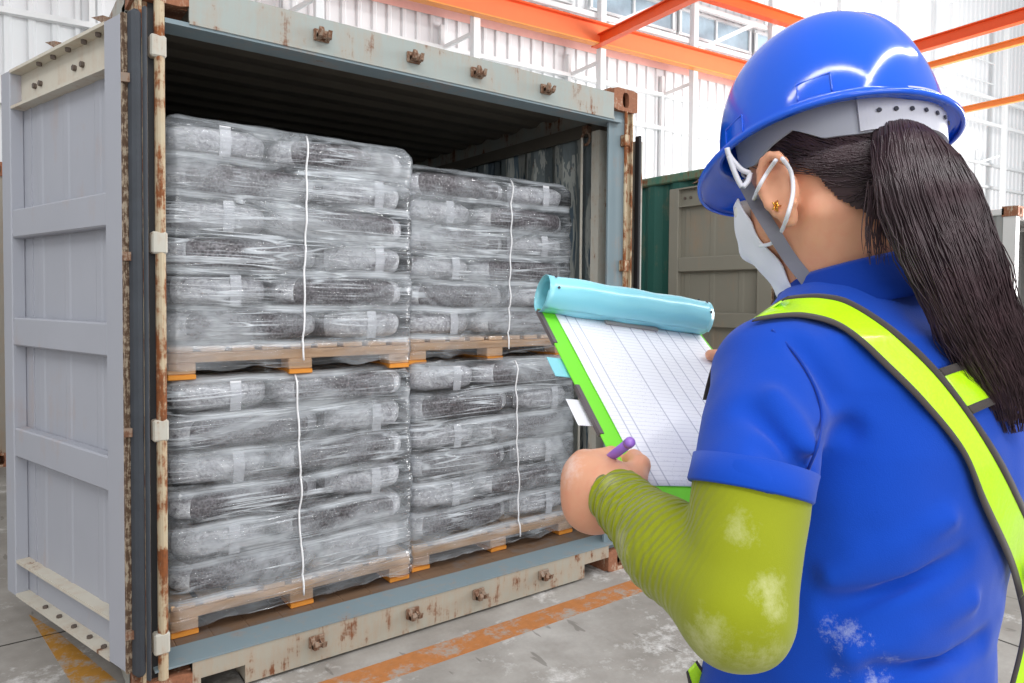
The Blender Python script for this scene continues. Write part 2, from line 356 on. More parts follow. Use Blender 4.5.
beam(B(-1.9, .9, 7.42), B(2.6, .9, 7.45), .16, .22, 'upper orange beam running along the wall above the white truss')
# white truss above the runway beam
t = thing('wall_truss', 'white steel truss with diagonals above the orange wall beam', 'truss', B(-1, .6, 6.5))
cols = (-8.1, -5.55, -2.95, -.62, 1.7, 4.1, 6.5)
for z, nm in ((6.62, 'bottom_chord'), (7.35, 'top_chord')):
    mb = MB(); mb.bar(B(-14, .52, z), B(15, .52, z), .08, .09); obj(nm, mb, M['white_steel'], t)
for i in range(len(cols)-1):
    mb = MB(); mb.bar(B(cols[i]+.1, .48, 6.45), B(cols[i+1], .48, 7.6), .07, .08); obj('diagonal', mb, M['white_steel'], t)
for i in range(len(cols)-1):
    mb = MB(); mb.box(0, 0, 0, 1, 1, 1)
    for k in range(9):
        pass
# window strips in the wall behind the truss
wi = 1
for i, s0 in enumerate((-8.0, -5.4, -2.8, -.5, 1.8)):
    t = struct(bpy.data.objects.new('window_%d' % wi, None)); wi += 1; C.objects.link(t); t.location = B(s0, .06, 6.5).tolist()
    mb = MB(); mb.bar(B(s0, .06, 7.2), B(s0+2.1, .06, 7.2), .02, .45); obj('pane', mb, M['window_glass'], t)
    mb = MB()
    for k in range(9): mb.bar(B(s0+.05+k*.25, .07, 6.45), B(s0+.05+k*.25, .07, 6.78), .02, .15, up=BX.tolist())
    obj('louver', mb, M['louver'], t)
    mb = MB()
    for z in (6.95, 7.45): mb.bar(B(s0-.05, .09, z), B(s0+2.15, .09, z), .05, .05)
    for k in range(3): mb.bar(B(s0+k*1.05, .09, 6.95), B(s0+k*1.05, .09, 7.45), .05, .05, up=BX.tolist())
    obj('window_frame', mb, M['white_steel'], t)
for i, (sx, z) in enumerate(((1.5, 7.9), (1.5, 8.5))):
    mb = MB(); mb.bar(B(-3, .3, z), B(12, .3, z), .03, .03)
    tag(obj('conduit', mb, M['white_steel']), ('lower' if i == 0 else 'upper')+' thin white conduit running high along the ribbed wall', 'conduit')

# ------------------------------------------------------------------ container
def corr_wall(x0, y0, x1, y1, z0, z1, nx, ny, pitch=.28, depth=.036):
    "vertical corrugated sheet from (x0,y0) to (x1,y1); (nx,ny) points to the outside"
    mb = MB(); L = math.hypot(x1-x0, y1-y0); ux, uy = (x1-x0)/L, (y1-y0)/L; pr = []; s = 0
    while s < L-pitch*.5:
        pr += [(s, 0), (s+pitch*.25, 0), (s+pitch*.5, depth), (s+pitch*.75, depth)]; s += pitch
    pr.append((L, 0)); n = len(pr)
    for side, off in ((0, 0.), (1, .003)):
        pass
    vs = [(x0+ux*s-nx*o, y0+uy*s-ny*o, z) for z in (z0, z1) for s, o in pr]
    vs += [(x0+ux*s-nx*(o+.003), y0+uy*s-ny*(o+.003), z) for z in (z0, z1) for s, o in pr]
    fs = [(i, i+1, i+1+n, i+n) for i in range(n-1)]+[(i+2*n, i+n+2*n, i+1+n+2*n, i+1+2*n) for i in range(n-1)]
    return mb.add(vs, fs)
def casting(x, y, z, sx, sy, cont, mat):
    "ISO corner casting: box with oval holes; (x,y) outer corner, sx/sy direction inwards"
    mb = MB(); w_, d_, h_ = .178, .162, .118
    x1, y1 = x+sx*w_, y+sy*d_; xa, xb = sorted((x, x1)); ya, yb = sorted((y, y1))
    yo = y; yi = y+sy*.028
    # front plate with an oval hole: ring between rectangle and oval
    n = 24; cx, cz = (xa+xb)/2, z+h_/2
    rect = []; oval = []
    for k in range(n):
        t = 2*math.pi*k/n; c, s = math.cos(t), math.sin(t); q = max(abs(c)/(w_/2), abs(s)/(h_/2)); rect.append((cx+c/q, cz+s/q))
        oval.append((cx+.024*np.sign(c)*abs(c)**.6, cz+.040*np.sign(s)*abs(s)**.8))
    vs = [(a, yo, b) for a, b in rect]+[(a, yo, b) for a, b in oval]+[(a, yi, b) for a, b in oval]+[(a, yi, b) for a, b in rect]
    fs = []
    for k in range(n):
        j = (k+1) % n; fs += [(k, j, j+n, k+n), (k+n, j+n, j+2*n, k+2*n), (k+2*n, j+2*n, j+3*n, k+3*n), (k+3*n, j+3*n, j, k)]
    mb.add(vs, fs)
    y2 = y+sy*d_
    mb.box(xa, min(yi, y2), z, xb, max(yi, y2), z+.02); mb.box(xa, min(yi, y2), z+h_-.02, xb, max(yi, y2), z+h_)
    mb.box(xa, min(yi, y2), z+.02, xa+.02, max(yi, y2), z+h_-.02); mb.box(xb-.02, min(yi, y2), z+.02, xb, max(yi, y2), z+h_-.02)
    mb.box(xa, min(y2-sy*.02, y2), z+.02, xb, max(y2-sy*.02, y2), z+h_-.02)
    return obj('corner_casting', mb, mat, cont)
def door_leaf(cont, hinge, direc, inn, mats, L=1.12, z0=.16, z1=2.42, claws=True, label=None):
    """door leaf as seen from its inner face. hinge: (x,y); direc: unit 2d along leaf; inn: unit 2d normal of the inner face"""
    h = np.array([*hinge, 0.]); u = np.array([*direc, 0.]); n_ = np.array([*inn, 0.])
    Mx = Matrix((u.tolist(), n_.tolist(), (0, 0, 1))).transposed().to_4x4(); Mx.translation = Vector(h.tolist())
    pm, bm_, em = mats
    rec = -.052
    mb = MB(); mb.box(0, rec-.006, z0, L, rec, z1, Mx)
    # shallow corrugation of the sheet
    for a in (.30, .58, .84): mb.prism([(a-.03, rec), (a+.03, rec), (a+.018, rec+.003), (a-.018, rec+.003)], z0+.1, z1-.1, 2, Mx)
    d = obj('door', mb, pm, cont)
    if label: d['label'] = label
    mb = MB(); mb.box(0, rec, z0, .125, 0, z1, Mx, b=.004); obj('hinge_stile', mb, pm, d)
    mb = MB(); mb.box(L-.10, rec-.0, z0, L, 0, z1, Mx, b=.004)
    mb.box(L-.19, rec, z0, L-.18, rec+.004, z1, Mx); obj('lock_stile', mb, pm, d)
    for a, b in ((1.71, 1.83), (1.25, 1.37), (.77, .895)):
        mb = MB(); mb.box(.125, rec, a, L-.1, -.003, b, Mx, b=.006); obj('door_rail', mb, pm, d)
    mb = MB(); mb.box(.125, rec, 2.258, L-.1, -.003, 2.27, Mx); mb.box(.125, rec, z1-.012, L-.1, 0, z1, Mx)
    mb.box(.125, rec, 2.27, L-.1, rec+.008, z1-.012, Mx); obj('top_channel', mb, bm_, d)
    mb = MB(); mb.box(.125, rec, .305, L-.1, -.003, .318, Mx); mb.box(.125, rec, z0, L-.1, 0, z0+.012, Mx)
    obj('bottom_channel', mb, bm_, d)
    bl = [((a, rec+.006, 2.335), (a, rec+.020, 2.335), .012) for a in (.86, .80, .47, .40)]
    for a in (.76, .62, .48, .34, .22): bl += [((a, rec+.03, z1-.010), (a, rec+.03, z1-.026), .010), ((a, rec+.03, z0+.010), (a, rec+.03, z0+.022), .010)]
    for p_, q_, r_ in bl:
        mb = MB(); mb.tube([Mx @ Vector(p_), Mx @ Vector(q_)], r_, 6); obj('bolt', mb, M['bolt'], d)
    # gasket along the hinge edge and a rusty lip
    mb = MB(); mb.box(-.014, -.052, z0, 0, 0, z1, Mx); obj('edge_lip', mb, em, d)
    mb = MB(); mb.box(-.062, -.045, z0-.01, -.014, -.012, z1+.01, Mx, b=.01); mb.box(-.105, -.04, z0-.01, -.085, -.03, z1+.01, Mx, b=.003); obj('gasket', mb, M['rubber'], d)
    if claws:
        for a in (.28, .72):
            mb = MB(); y = rec-.04
            mb.tube([Mx @ Vector((a, y, z0-.05)), Mx @ Vector((a, y, z1+.07))], .017, 10); r = obj('lock_rod', mb, M['rust_iron'], d)
            mb2 = None
            for z, sg in ((z1+.055, 1), (z0-.045, -1)):
                mb = MB()
                mb.prism([(a-.02, z-.015), (a+.02, z-.015), (a+.04, z+.01), (a+.12, z+.045*sg+.0), (a+.02, z+.03), (a+.015, z+.012), (a-.02, z+.012)], y-.02, y+.02, 1, Mx)
                mb.prism([(a+.03, z-.012), (a+.10, z-.02), (a+.04, z+.004)], y-.02, y+.02, 1, Mx)
                obj('cam_lock', mb, M['rust_iron'], r)
    return d
W, D, H = 2.438, 6.058, 2.591
def keeper(x, z, y=0.0):
    mb = MB(); mb.box(x-.032, y-.012, z-.022, x+.032, y, z+.024, b=.004)
    mb.prism([(y-.012, z-.020), (y-.052, z-.014), (y-.060, z+.004), (y-.052, z+.02), (y-.040, z+.006), (y-.030, z+.0), (y-.012, z+.018)], x-.026, x-.008, 0)
    mb.prism([(y-.012, z-.020), (y-.046, z-.014), (y-.054, z+.012), (y-.036, z+.0), (y-.012, z+.010)], x+.010, x+.026, 0)
    mb.tube([(x-.026, y-.03, z-.008), (x+.03, y-.03, z-.008)], .009, 8)
    return mb
box = thing('shipping_container', 'weathered grey container with open doors, stacked with wrapped pallets', 'container', (W/2, D/2, 0))
mb = MB(); mb.box(.178, 0, 2.425, W-.178, .012, 2.545); mb.box(.178, 0, 2.545, W-.178, .11, 2.556); mb.box(.178, -.006, 2.418, W-.178, .014, 2.430); obj('door_header', mb, M['header_paint'], box)
mb = MB(); mb.box(.10, .0, 2.408, W-.12, .115, 2.424); obj('header_underside', mb, M['blue_paint'], box)
for x, y, sx, sy in ((0, 0, 1, 1), (W, 0, -1, 1), (0, D, 1, -1), (W, D, -1, -1)):
    casting(x, y, H-.118, sx, sy, box, M['casting']); casting(x, y, 0, sx, sy, box, M['casting'])
for s in (0, 1):
    fx = (lambda x: x) if s == 0 else (lambda x: W-x)
    def bxs(mb, a, y0, z0, a2, y1, z1, **k): p, q = sorted((fx(a), fx(a2))); mb.box(p, y0, z0, q, y1, z1, **k)
    mb = MB(); bxs(mb, .012, .03, .118, .05, .15, H-.118); post = obj('corner_post', mb, M['post_rust'], box)
    mb = MB(); bxs(mb, .05, .03, .118, (.10 if s == 0 else .185), .042, H-.118); bxs(mb, .05, .042, .118, .062, .15, H-.118); obj('post_return', mb, M['blue_paint'] if s else M['rubber_and_shade_black'], box)  # left return black: shade of the gap put into its colour
    mb = MB(); mb.tube([(fx(.083), .004, .12), (fx(.083), .004, H-.118)], .017 if s == 0 else .009, 12); obj('hinge_bar', mb, M['post_rust'], box)
    mb = MB(); bxs(mb, .02, 0.01, .118, .03, .03, H-.118); obj('post_edge', mb, M['post_rust'], box)
    for z in (.25, 1.0, 1.65, 2.32):
        mb = MB(); bxs(mb, .052, -.014, z-.038, .103, .03, z+.038, b=.006); 
        if s == 0: obj('hinge_lug', mb, M['lug'], box)
        else:
            mb = MB(); bxs(mb, .06, -.01, z-.03, .10, .03, z+.03, b=.004); obj('hinge_lug', mb, M['post_rust'], box)
# sill with forklift notches
mb = MB()
mb.box(.178, 0, .085, W-.178, .008, .152); mb.box(.362, 0, .014, 2.085, .008, .085)
mb.box(.178, 0, .0, .206, .008, .085); mb.box(.362, .008, .014, .37, .12, .085); mb.box(2.077, .008, .014, 2.085, .12, .085); mb.box(.362, .008, .014, 2.085, .10, .022)
mb.box(.206, .008, .080, .362, .12, .085); mb.box(2.085, .008, .08, W-.178, .12, .085)
obj('door_sill', mb, M['sill_paint'], box)
mb = MB(); mb.prism([(-.004, .150), (.135, .158), (.135, .163), (-.004, .157)], .055, W-.055, 0); obj('threshold_plate', mb, M['blue_paint'], box)
mb = MB(); mb.box(.04, .135, .13, W-.04, D-.05, .16); obj('deck', mb, M['planks'], box)
mb = MB(); mb.prism([(-.002, .156), (.02, .156), (.02, .1635), (-.002, .1635)], .17, W-.17, 0)
for s, lab in ((0, 'left'), (1, 'right')):
    x = .0 if s == 0 else W; nx = -1 if s == 0 else 1
    o = obj('side_wall', corr_wall(x, .15, x, D-.1, .14, 2.50, nx, 0), M['inner_wall'] if s else M['frame_paint'], box)
    a, b = sorted((x, x-nx*.06)); mb = MB(); mb.box(a, .15, 2.47, b, D-.1, 2.57); mb.box(a, .15, .02, b, D-.1, .16); obj('side_rail', mb, M['frame_paint'], box)
    a, b = sorted((x-nx*.055, x-nx*.075)); mb = MB(); mb.box(a, .15, 2.40, b, D-.1, 2.47); obj('lashing_rail', mb, M['roof_in'], box)
obj('end_wall', corr_wall(.1, D, W-.1, D, .14, 2.5, 0, 1), M['inner_wall'], box)
# corrugated roof
mb = MB(); y = .11; pr = []
while y < D-.2: pr += [(y, 2.565), (y+.05, 2.565), (y+.095, 2.545), (y+.155, 2.545)]; y += .20
pr.append((D-.1, 2.565)); n = len(pr)
vs = [(x, y, z) for x in (.04, W-.04) for y, z in pr]+[(x, y, z+.003) for x in (.04, W-.04) for y, z in pr]
mb.add(vs, [(i, i+1, i+1+n, i+n) for i in range(n-1)]+[(i+2*n, i+3*n, i+1+3*n, i+1+2*n) for i in range(n-1)]); obj('roof', mb, M['roof_in'], box)
for x in (.657, 1.063, 1.386, 1.79): obj('cam_keeper', keeper(x, 2.485), M['rust_iron'], box)
for x in (.637, 1.069, 1.415, 1.805): obj('cam_keeper', keeper(x, .098), M['rust_iron'], box)
# lashing ring
mb = MB(); pts = [(W-.10, .30+.035*math.cos(t), 2.38+.035*math.sin(t)) for t in np.linspace(0, 2*math.pi, 20)]; mb.tube(pts, .008, 8, cap=False); mb.box(W-.11, .28, 2.41, W-.06, .32, 2.45); obj('lashing_ring', mb, M['rust_iron'], box)
# cream strip and pipe on the right post's inner face
mb = MB(); mb.box(W-.13, .16, .16, W-.07, .22, 2.40); obj('post_strip', mb, M['lug'], box)
mb = MB(); mb.tube([(W-.13, .30, .2), (W-.13, .30, 2.38)], .008, 8); obj('post_pipe', mb, M['lug'], box)
dd = np.array([-.311, 1.08]); dd /= np.linalg.norm(dd)
door_leaf(box, (-.03, .04), dd, (-dd[1], dd[0]), (M['door_paint'], M['door_beige'], M['edge_rust']), label='door leaf with lavender grey inner panels swung open to the left')
# right leaf folded back along the right side: only its black gasket edge shows
mb = MB(); mb.box(W+.03, .03, .16, W+.08, 1.2, 2.34, b=.003); d2 = obj('door', mb, M['frame_paint'], box)
mb = MB(); mb.box(W+.012, -.01, .16, W+.03, .03, 2.36, b=.006); obj('gasket', mb, M['rubber_and_shade_black'], d2)
for z in (.3, 1.0, 1.6, 2.2):
    mb = MB(); mb.bar((-.03, .03, z), (.03, .02, z), .04, .03); obj('hinge_blade', mb, M['rust_iron'], box)

# neighbour containers
def plain_container(x0, y0, mats, label, name='shipping_container', open_front=False, length=6.058, sidey=None):
    body, rail, cast = mats; x1, y1 = x0+W, y0+length
    t = thing(name, label, 'container', ((x0+x1)/2, (y0+y1)/2, 0))
    obj('side_wall', corr_wall(x0+.02, y0+.15, x0+.02, y1-.15, .16, 2.5, -1, 0), body, t); obj('side_wall', corr_wall(x1-.02, y0+.15, x1-.02, y1-.15, .16, 2.5, 1, 0), body, t)
    obj('end_wall', corr_wall(x0+.1, y1, x1-.1, y1, .16, 2.5, 0, 1), body, t)
    if not open_front: obj('front_wall', corr_wall(x0+.1, y0+.03, x1-.1, y0+.03, .16, 2.5, 0, -1), body, t)
    mb = MB(); mb.box(x0+.05, y0+.1, 2.54, x1-.05, y1-.1, 2.56); mb.box(x0+.05, y0+.1, .12, x1-.05, y1-.1, .16); obj('roof_and_deck', mb, body, t)
    for a in (x0, x1-.06):
        mb = MB(); mb.box(a, y0+.16, 2.49, a+.06, y1-.16, 2.565, b=.01); mb.box(a, y0+.16, .02, a+.06, y1-.16, .16); obj('side_rail', mb, rail, t)
    for y in (y0, y1-.06):
        mb = MB(); mb.box(x0+.178, y, 2.44, x1-.178, y+.06, 2.565); obj('end_rail', mb, rail, t); mb = MB(); mb.box(x0+.178, y, .02, x1-.178, y+.06, .16); obj('end_rail', mb, rail, t)
    for a, sx in ((x0, 1), (x1, -1)):
        for b_, sy in ((y0, 1), (y1, -1)):
            casting(a, b_, H-.118, sx, sy, t, cast); casting(a, b_, 0, sx, sy, t, cast)
            mb = MB(); xa, xb = sorted((a+sx*.01, a+sx*.12)); ya, yb = sorted((b_+sy*.02, b_+sy*.15)); mb.box(xa, ya, .118, xb, yb, H-.118); obj('corner_post', mb, rail, t)
    return t
t = plain_container(4.38, .36, (M['green_paint'], M['green_rail'], M['green_rail']), 'green container behind the worker with a warm grey door folded along its side')
door_leaf(t, (4.33, .40), (0, 1), (-1, 0), (M['warm_grey'], M['warm_grey'], M['edge_rust']), L=1.0, label='warm grey door leaf folded along the green side')
plain_container(9.1, .35, (M['grey_steel'], M['light_steel'], M['casting']), 'pale grey container at the far right behind the ponytail', open_front=True)
plain_container(-.22-W, 4.7, (M['brown_steel'], M['brown_steel'], M['casting']), 'brownish ribbed container at the far left behind the open door')

# ------------------------------------------------------------------ pallets and sacks
def make_pallet():
    t = thing('wooden_pallet', '', 'pallet', (0, 0, 0)); w_, dp = 1.03, 1.03
    for i in range(3):
        for j in range(3):
            mb = MB(); x = (-.46, 0, .46)[i]; y = (.055, dp/2, dp-.055)[j]; mb.box(x-.05, y-.05, .02, x+.05, y+.05, .064, b=.004); obj('block', mb, M['pallet_wood'], t)
    for i in range(3):
        mb = MB(); x = (-.46, 0, .46)[i]; mb.box(x-.05, 0, 0, x+.05, dp, .02, b=.003); obj('skid', mb, M['pallet_foot'], t)
    for j in range(3):
        mb = MB(); y = (.055, dp/2, dp-.055)[j]; mb.box(-w_/2, y-.05, .064, w_/2, y+.05, .104, b=.003); obj('stringer_board', mb, M['pallet_wood'], t)
    for i in range(9):
        mb = MB(); x = -w_/2+.05+i*(w_-.1)/8; mb.box(x-.044, 0, .104, x+.044, dp, .126, b=.003); obj('deck_board', mb, M['pallet_wood'], t)
    return t
def copy_tree(o, parent=None):
    c = o.copy(); C.objects.link(c); c.parent = parent
    for ch in [q for q in bpy.data.objects if q.parent == o]: copy_tree(ch, c)
    return c
def make_sack(lx, ly, lz, ends, seed):
    "pillow shaped sack, long axis x; crumpled plastic on its two ends"
    N = 14; vs = {}; V_ = []; Fs = []; Mi = []
    def vid(i, j, k):
        key = (i, j, k)
        if key in vs: return vs[key]
        p = np.array([2*i/N-1, 2*j/N-1, 2*k/N-1]); e = 3.6
        s = (abs(p[0])**e+abs(p[1])**e+abs(p[2])**e)**(-1/e); p = p*s
        q = p*np.array([lx, ly, lz])/2
        q = q*np.array([1, 1, 1+.10*math.cos(p[0]*1.4)-.08])
        n = mn.noise_vector(Vector(q.tolist())*9+Vector((seed*3.1, 0, 0))); q = q+np.array(n)*.007*np.array([1, 1, .4])
        if abs(p[0]) > .8: q += np.array(mn.noise_vector(Vector(q.tolist())*26+Vector((seed, 4, 0))))*.007*np.array([1, 1, .5])
        q[2] = max(-lz/2, min(lz/2, q[2])); q[0] = max(-lx/2, min(lx/2, q[0])); q[1] = max(-ly/2, min(ly/2, q[1]))
        vs[key] = len(V_); V_.append(q+np.array([0, 0, lz/2])); return vs[key]
    for a in range(N):
        for b_ in range(N):
            for s in (0, N):
                Fs.append((vid(s, a, b_), vid(s, a+1, b_), vid(s, a+1, b_+1), vid(s, a, b_+1))); Mi.append(1)
                Fs.append((vid(a, s, b_), vid(a+1, s, b_), vid(a+1, s, b_+1), vid(a, s, b_+1))); Mi.append(0 if 0 < a < N-1 else 1)
                Fs.append((vid(a, b_, s), vid(a+1, b_, s), vid(a+1, b_+1, s), vid(a, b_+1, s))); Mi.append(0)
    mb = MB(); mb.v = [tuple(q) for q in V_]; mb.f = Fs; mb.m = Mi
    t = obj('sack', mb, None, mats=[M['bag'], M['bag_end']], smooth=True, origin=(0, 0, 0)); return t
pal0 = make_pallet(); used_pal = [False]
names4 = {'A': 'upper left', 'B': 'lower left', 'C': 'upper right', 'D': 'lower right'}
ordn = ['top', 'second', 'third', 'fourth', 'fifth', 'bottom']
loads = {  # x0, yfront, z0 pallet, z bags, layer height, first layer end on left, depth
 'A': (.135, .20, 1.148, 1.276, .1445, True), 'B': (.140, .20, .161, .289, .143, True),
 'C': (1.205, .30, 1.148, 1.276, .137, False), 'D': (1.200, .25, .161, .289, .143, True)}
protos = {}
for key, (x0, yf, zp, zb, lh, left) in loads.items():
    p = pal0 if not used_pal[0] else copy_tree(pal0); used_pal[0] = True
    p.location = (x0+.515, yf, zp); p['group'] = 'pallets under the wrapped loads'
    p['label'] = 'pale wooden pallet under the %s wrapped load in the open container' % names4[key]
    for L in range(6):
        zz = zb+(5-L)*lh; endleft = left if L % 2 == 0 else not left
        kh = round(lh-.002, 4)
        if kh not in protos: protos[kh] = [make_sack(.62, .41, kh, 0, 1), make_sack(.62, .41, kh, 0, 2)]; fresh = [True, True]; protos[kh].append(fresh)
        pr_ = protos[kh]
        spots = []
        jit = lambda a: random.uniform(-a, a)
        if endleft: spots = [(x0+.208, yf+.315, 90, 'end-on at left', 0), (x0+.415+.31, yf+.212, 0, 'lengthwise at right', 1)]
        else: spots = [(x0+.312, yf+.212, 0, 'lengthwise at left', 1), (x0+.622+.208, yf+.315, 90, 'end-on at right', 0)]
        if key in 'AC' or True:
            if endleft: spots += [(x0+.208, yf+.315+.625, 90, None, 0)]
            else: spots += [(x0+.312, yf+.212+.415, 0, None, 1)]
        for (x, y, rz, txt, pi) in spots:
            o = pr_[pi] if pr_[2][pi] else pr_[pi].copy()
            if pr_[2][pi]: pr_[2][pi] = False
            else: C.objects.link(o)
            o.location = (x, y+jit(.006), zz); o.rotation_euler = (0, 0, math.radians(rz+(180 if random.random() < .5 else 0)+jit(1.2)))
            if txt: lab = 'dark grey sack %s of the %s layer, %s load' % (txt, ordn[L], names4[key])
            else: lab = 'dark grey sack at back left of the %s layer, %s load' % (ordn[L], names4[key])
            tag(o, lab, 'sack', 'sacks in the %s wrapped load' % names4[key])
            if txt and rz == 90:       # white printed label on the end that faces out
                mb = MB(); ox = o.location.x+.03+jit(.03); yy = yf-.0035
                vv = [(ox-.021, yy+.002, zz+.012), (ox+.021, yy+.002, zz+.012), (ox+.026, yy, zz+kh*.5), (ox+.023, yy+.004, zz+kh-.012), (ox-.019, yy+.004, zz+kh-.012), (ox-.017, yy, zz+kh*.5)]
                mb.add(vv+[(a, b+.002, c) for a, b, c in vv], [(0, 1, 2, 5), (5, 2, 3, 4), (6, 11, 8, 7), (11, 10, 9, 8), (0, 6, 7, 1), (1, 7, 8, 2), (2, 8, 9, 3), (3, 9, 10, 4), (4, 10, 11, 5), (5, 11, 6, 0)])
                me_o = obj('label_strip', mb, M['tape']); loc = me_o.location.copy(); me_o.parent = o
                me_o.matrix_parent_inverse = (Matrix.Translation(o.location) @ o.rotation_euler.to_matrix().to_4x4()).inverted()
def film(key):
    x0, yf, zp, zb, lh, left = loads[key]; wd = 1.035; dp = 1.03
    zlo = zp+.035; zhi = zb+6*lh+.006
    per = []; r = .05; x1 = x0+wd; y1 = yf+dp; st = .011
    def seg(a, b):
        n = max(2, int(math.hypot(b[0]-a[0], b[1]-a[1])/st)); return [(a[0]+(b[0]-a[0])*i/n, a[1]+(b[1]-a[1])*i/n) for i in range(n)]
    def arc(cx, cy, a0, a1, n=8): return [(cx+r*math.cos(math.radians(a0+(a1-a0)*i/n)), cy+r*math.sin(math.radians(a0+(a1-a0)*i/n))) for i in range(n)]
    per = seg((x0, y1-r), (x0, yf+r))+arc(x0+r, yf+r, 180, 270)+seg((x0+r, yf), (x1-r, yf))+arc(x1-r, yf+r, 270, 360)+seg((x1, yf+r), (x1, y1-r))+arc(x1-r, y1-r, 0, 90)+seg((x1-r, y1), (x0+r, y1))+arc(x0+r, y1-r, 90, 180)
    per = np.array(per); n = len(per); nx = np.roll(per, -1, 0)-np.roll(per, 1, 0); nrm = np.stack([nx[:, 1], -nx[:, 0]], 1); nrm /= np.linalg.norm(nrm, axis=1)[:, None]
    dl = np.linalg.norm(np.roll(per, -1, 0)-per, axis=1); u = np.concatenate([[0], np.cumsum(dl)[:-1]])
    nz = int((zhi-zlo)/.0105); vs = []; uv = []; seed = {'A': 0, 'B': 17, 'C': 31, 'D': 53}[key]
    for j in range(nz+1):
        z = zlo+(zhi-zlo)*j/nz
        for i in range(n):
            lay = (z-zb)/lh; fr = lay-math.floor(lay)
            if z > zb: b_ = .020*(abs(math.sin(math.pi*fr))**.55)-.016
            else: b_ = .006
            q = Vector((u[i]*1.0, z*1.0, seed))
            # tension folds: stretched ridged noise in two slants
            a1 = mn.noise(Vector((u[i]*2.2+z*1.2, z*8-u[i]*1.6, seed))); a2 = mn.noise(Vector((u[i]*2.2-z*1.2, z*8+u[i]*2.0, seed+9)))
            rg = (1-min(1, abs(a1)*6))*.0035+(1-min(1, abs(a2)*6))*.0035
            big = mn.noise(Vector((u[i]*3.2, z*4, seed+3)))*.012
            o = .010+b_*(.6+.8*abs(mn.noise(Vector((u[i]*3, 0, seed+5)))))+rg+big
            zz = z
            if j == 0: zz += .02*mn.noise(Vector((u[i]*9, 0, seed))) ; o += .010*mn.noise(Vector((u[i]*20, 3, seed)))
            o = max(o, .0035)
            if z > zhi-.05: o -= ((z-(zhi-.05))/.05)**2*.03
            vs.append((per[i][0]+nrm[i][0]*o, per[i][1]+nrm[i][1]*o, zz)); uv.append((u[i]+seed*1.37, (z-zb)/lh*.14))
    fs = [(j*n+i, j*n+(i+1) % n, (j+1)*n+(i+1) % n, (j+1)*n+i) for j in range(nz) for i in range(n)]
    # top sheet: rings shrinking to the middle
    base = nz*n; cx, cy = x0+wd/2, yf+dp/2; prev = base
    for k, f in enumerate((.96, .9, .7, .4, .05)):
        st_ = len(vs)
        for i in range(n):
            vx, vy, _ = vs[base+i]; X, Y = cx+(vx-cx)*f, cy+(vy-cy)*f
            vs.append((X, Y, zhi+.008+.006*mn.noise(Vector((X*9, Y*9, seed))))); uv.append((u[i]+seed*1.37, 6.02*.14+.5*(1-f)))
        fs += [(prev+i, prev+(i+1) % n, st_+(i+1) % n, st_+i) for i in range(n)]; prev = st_
    mb = MB(); mb.v = vs; mb.f = fs; mb.m = [0]*len(fs); mb.uv = uv
    o = obj('stretch_film', mb, M['film'], smooth=True, fixn=False)
    return tag(o, 'clear crinkled stretch film wrapped around the %s pallet load' % names4[key], 'plastic film', 'stretch film around the pallet loads'), vs, n, nz, per
cordx = {'A': .664, 'B': .640, 'C': 1.80, 'D': 1.82}
for key in 'ABCD':
    o, vs, n, nz, per = film(key)
    x0, yf, zp, zb, lh, left = loads[key]
    V_ = np.array(vs[:(nz+1)*n]).reshape(nz+1, n, 3); pts = []
    front = np.where((per[:, 1] < yf+1e-6))[0]
    for j in range(2, nz+1, 2):
        x = cordx[key]+.018*mn.noise(Vector((0, j*.05, len(key)+ord(key)))) + (j/nz-.5)*(-.03 if key in 'BD' else .02)
        i = front[np.argmin(abs(V_[j, front, 0]-x))]; pts.append((x, V_[j, i, 1]-.004, V_[j, i, 2]))
    mb = MB(); mb.tube(pts, .0042, 6); tag(obj('tie_cord', mb, M['cord'], smooth=True), 'white cord running down the front of the %s wrapped load' % names4[key], 'cord', 'white cords on the wrapped loads')

#PERSON
# ------------------------------------------------------------------ worker (signed distance shapes in eye space: x right, y up, z forward)
def A3(*p): return np.array(p, float)
def nrm_(v): return v/np.linalg.norm(v)
def smin(a, b, k):
    h = np.clip(.5+.5*(b-a)/k, 0, 1); return b*(1-h)+a*h-k*h*(1-h)
def smax(a, b, k): return -smin(-a, -b, k)
def ell(p, c, r, ax=None):
    q = p-c
    if ax is not None: q = q @ np.array(ax).T
    r = np.array(r); k0 = np.linalg.norm(q/r, axis=-1); k1 = np.linalg.norm(q/(r*r), axis=-1)+1e-9
    return k0*(k0-1)/k1
def cone(p, a, b, ra, rb, flat=None):
    a = np.array(a); b = np.array(b); ba = b-a; t = np.clip(((p-a)@ba)/(ba@ba), 0, 1); d = p-(a+t[..., None]*ba)
    if flat is not None:
        n, s = flat; n = np.array(n); d = d+((d@n)*(1/s-1))[..., None]*n
    return np.linalg.norm(d, axis=-1)-(ra+(rb-ra)*t)
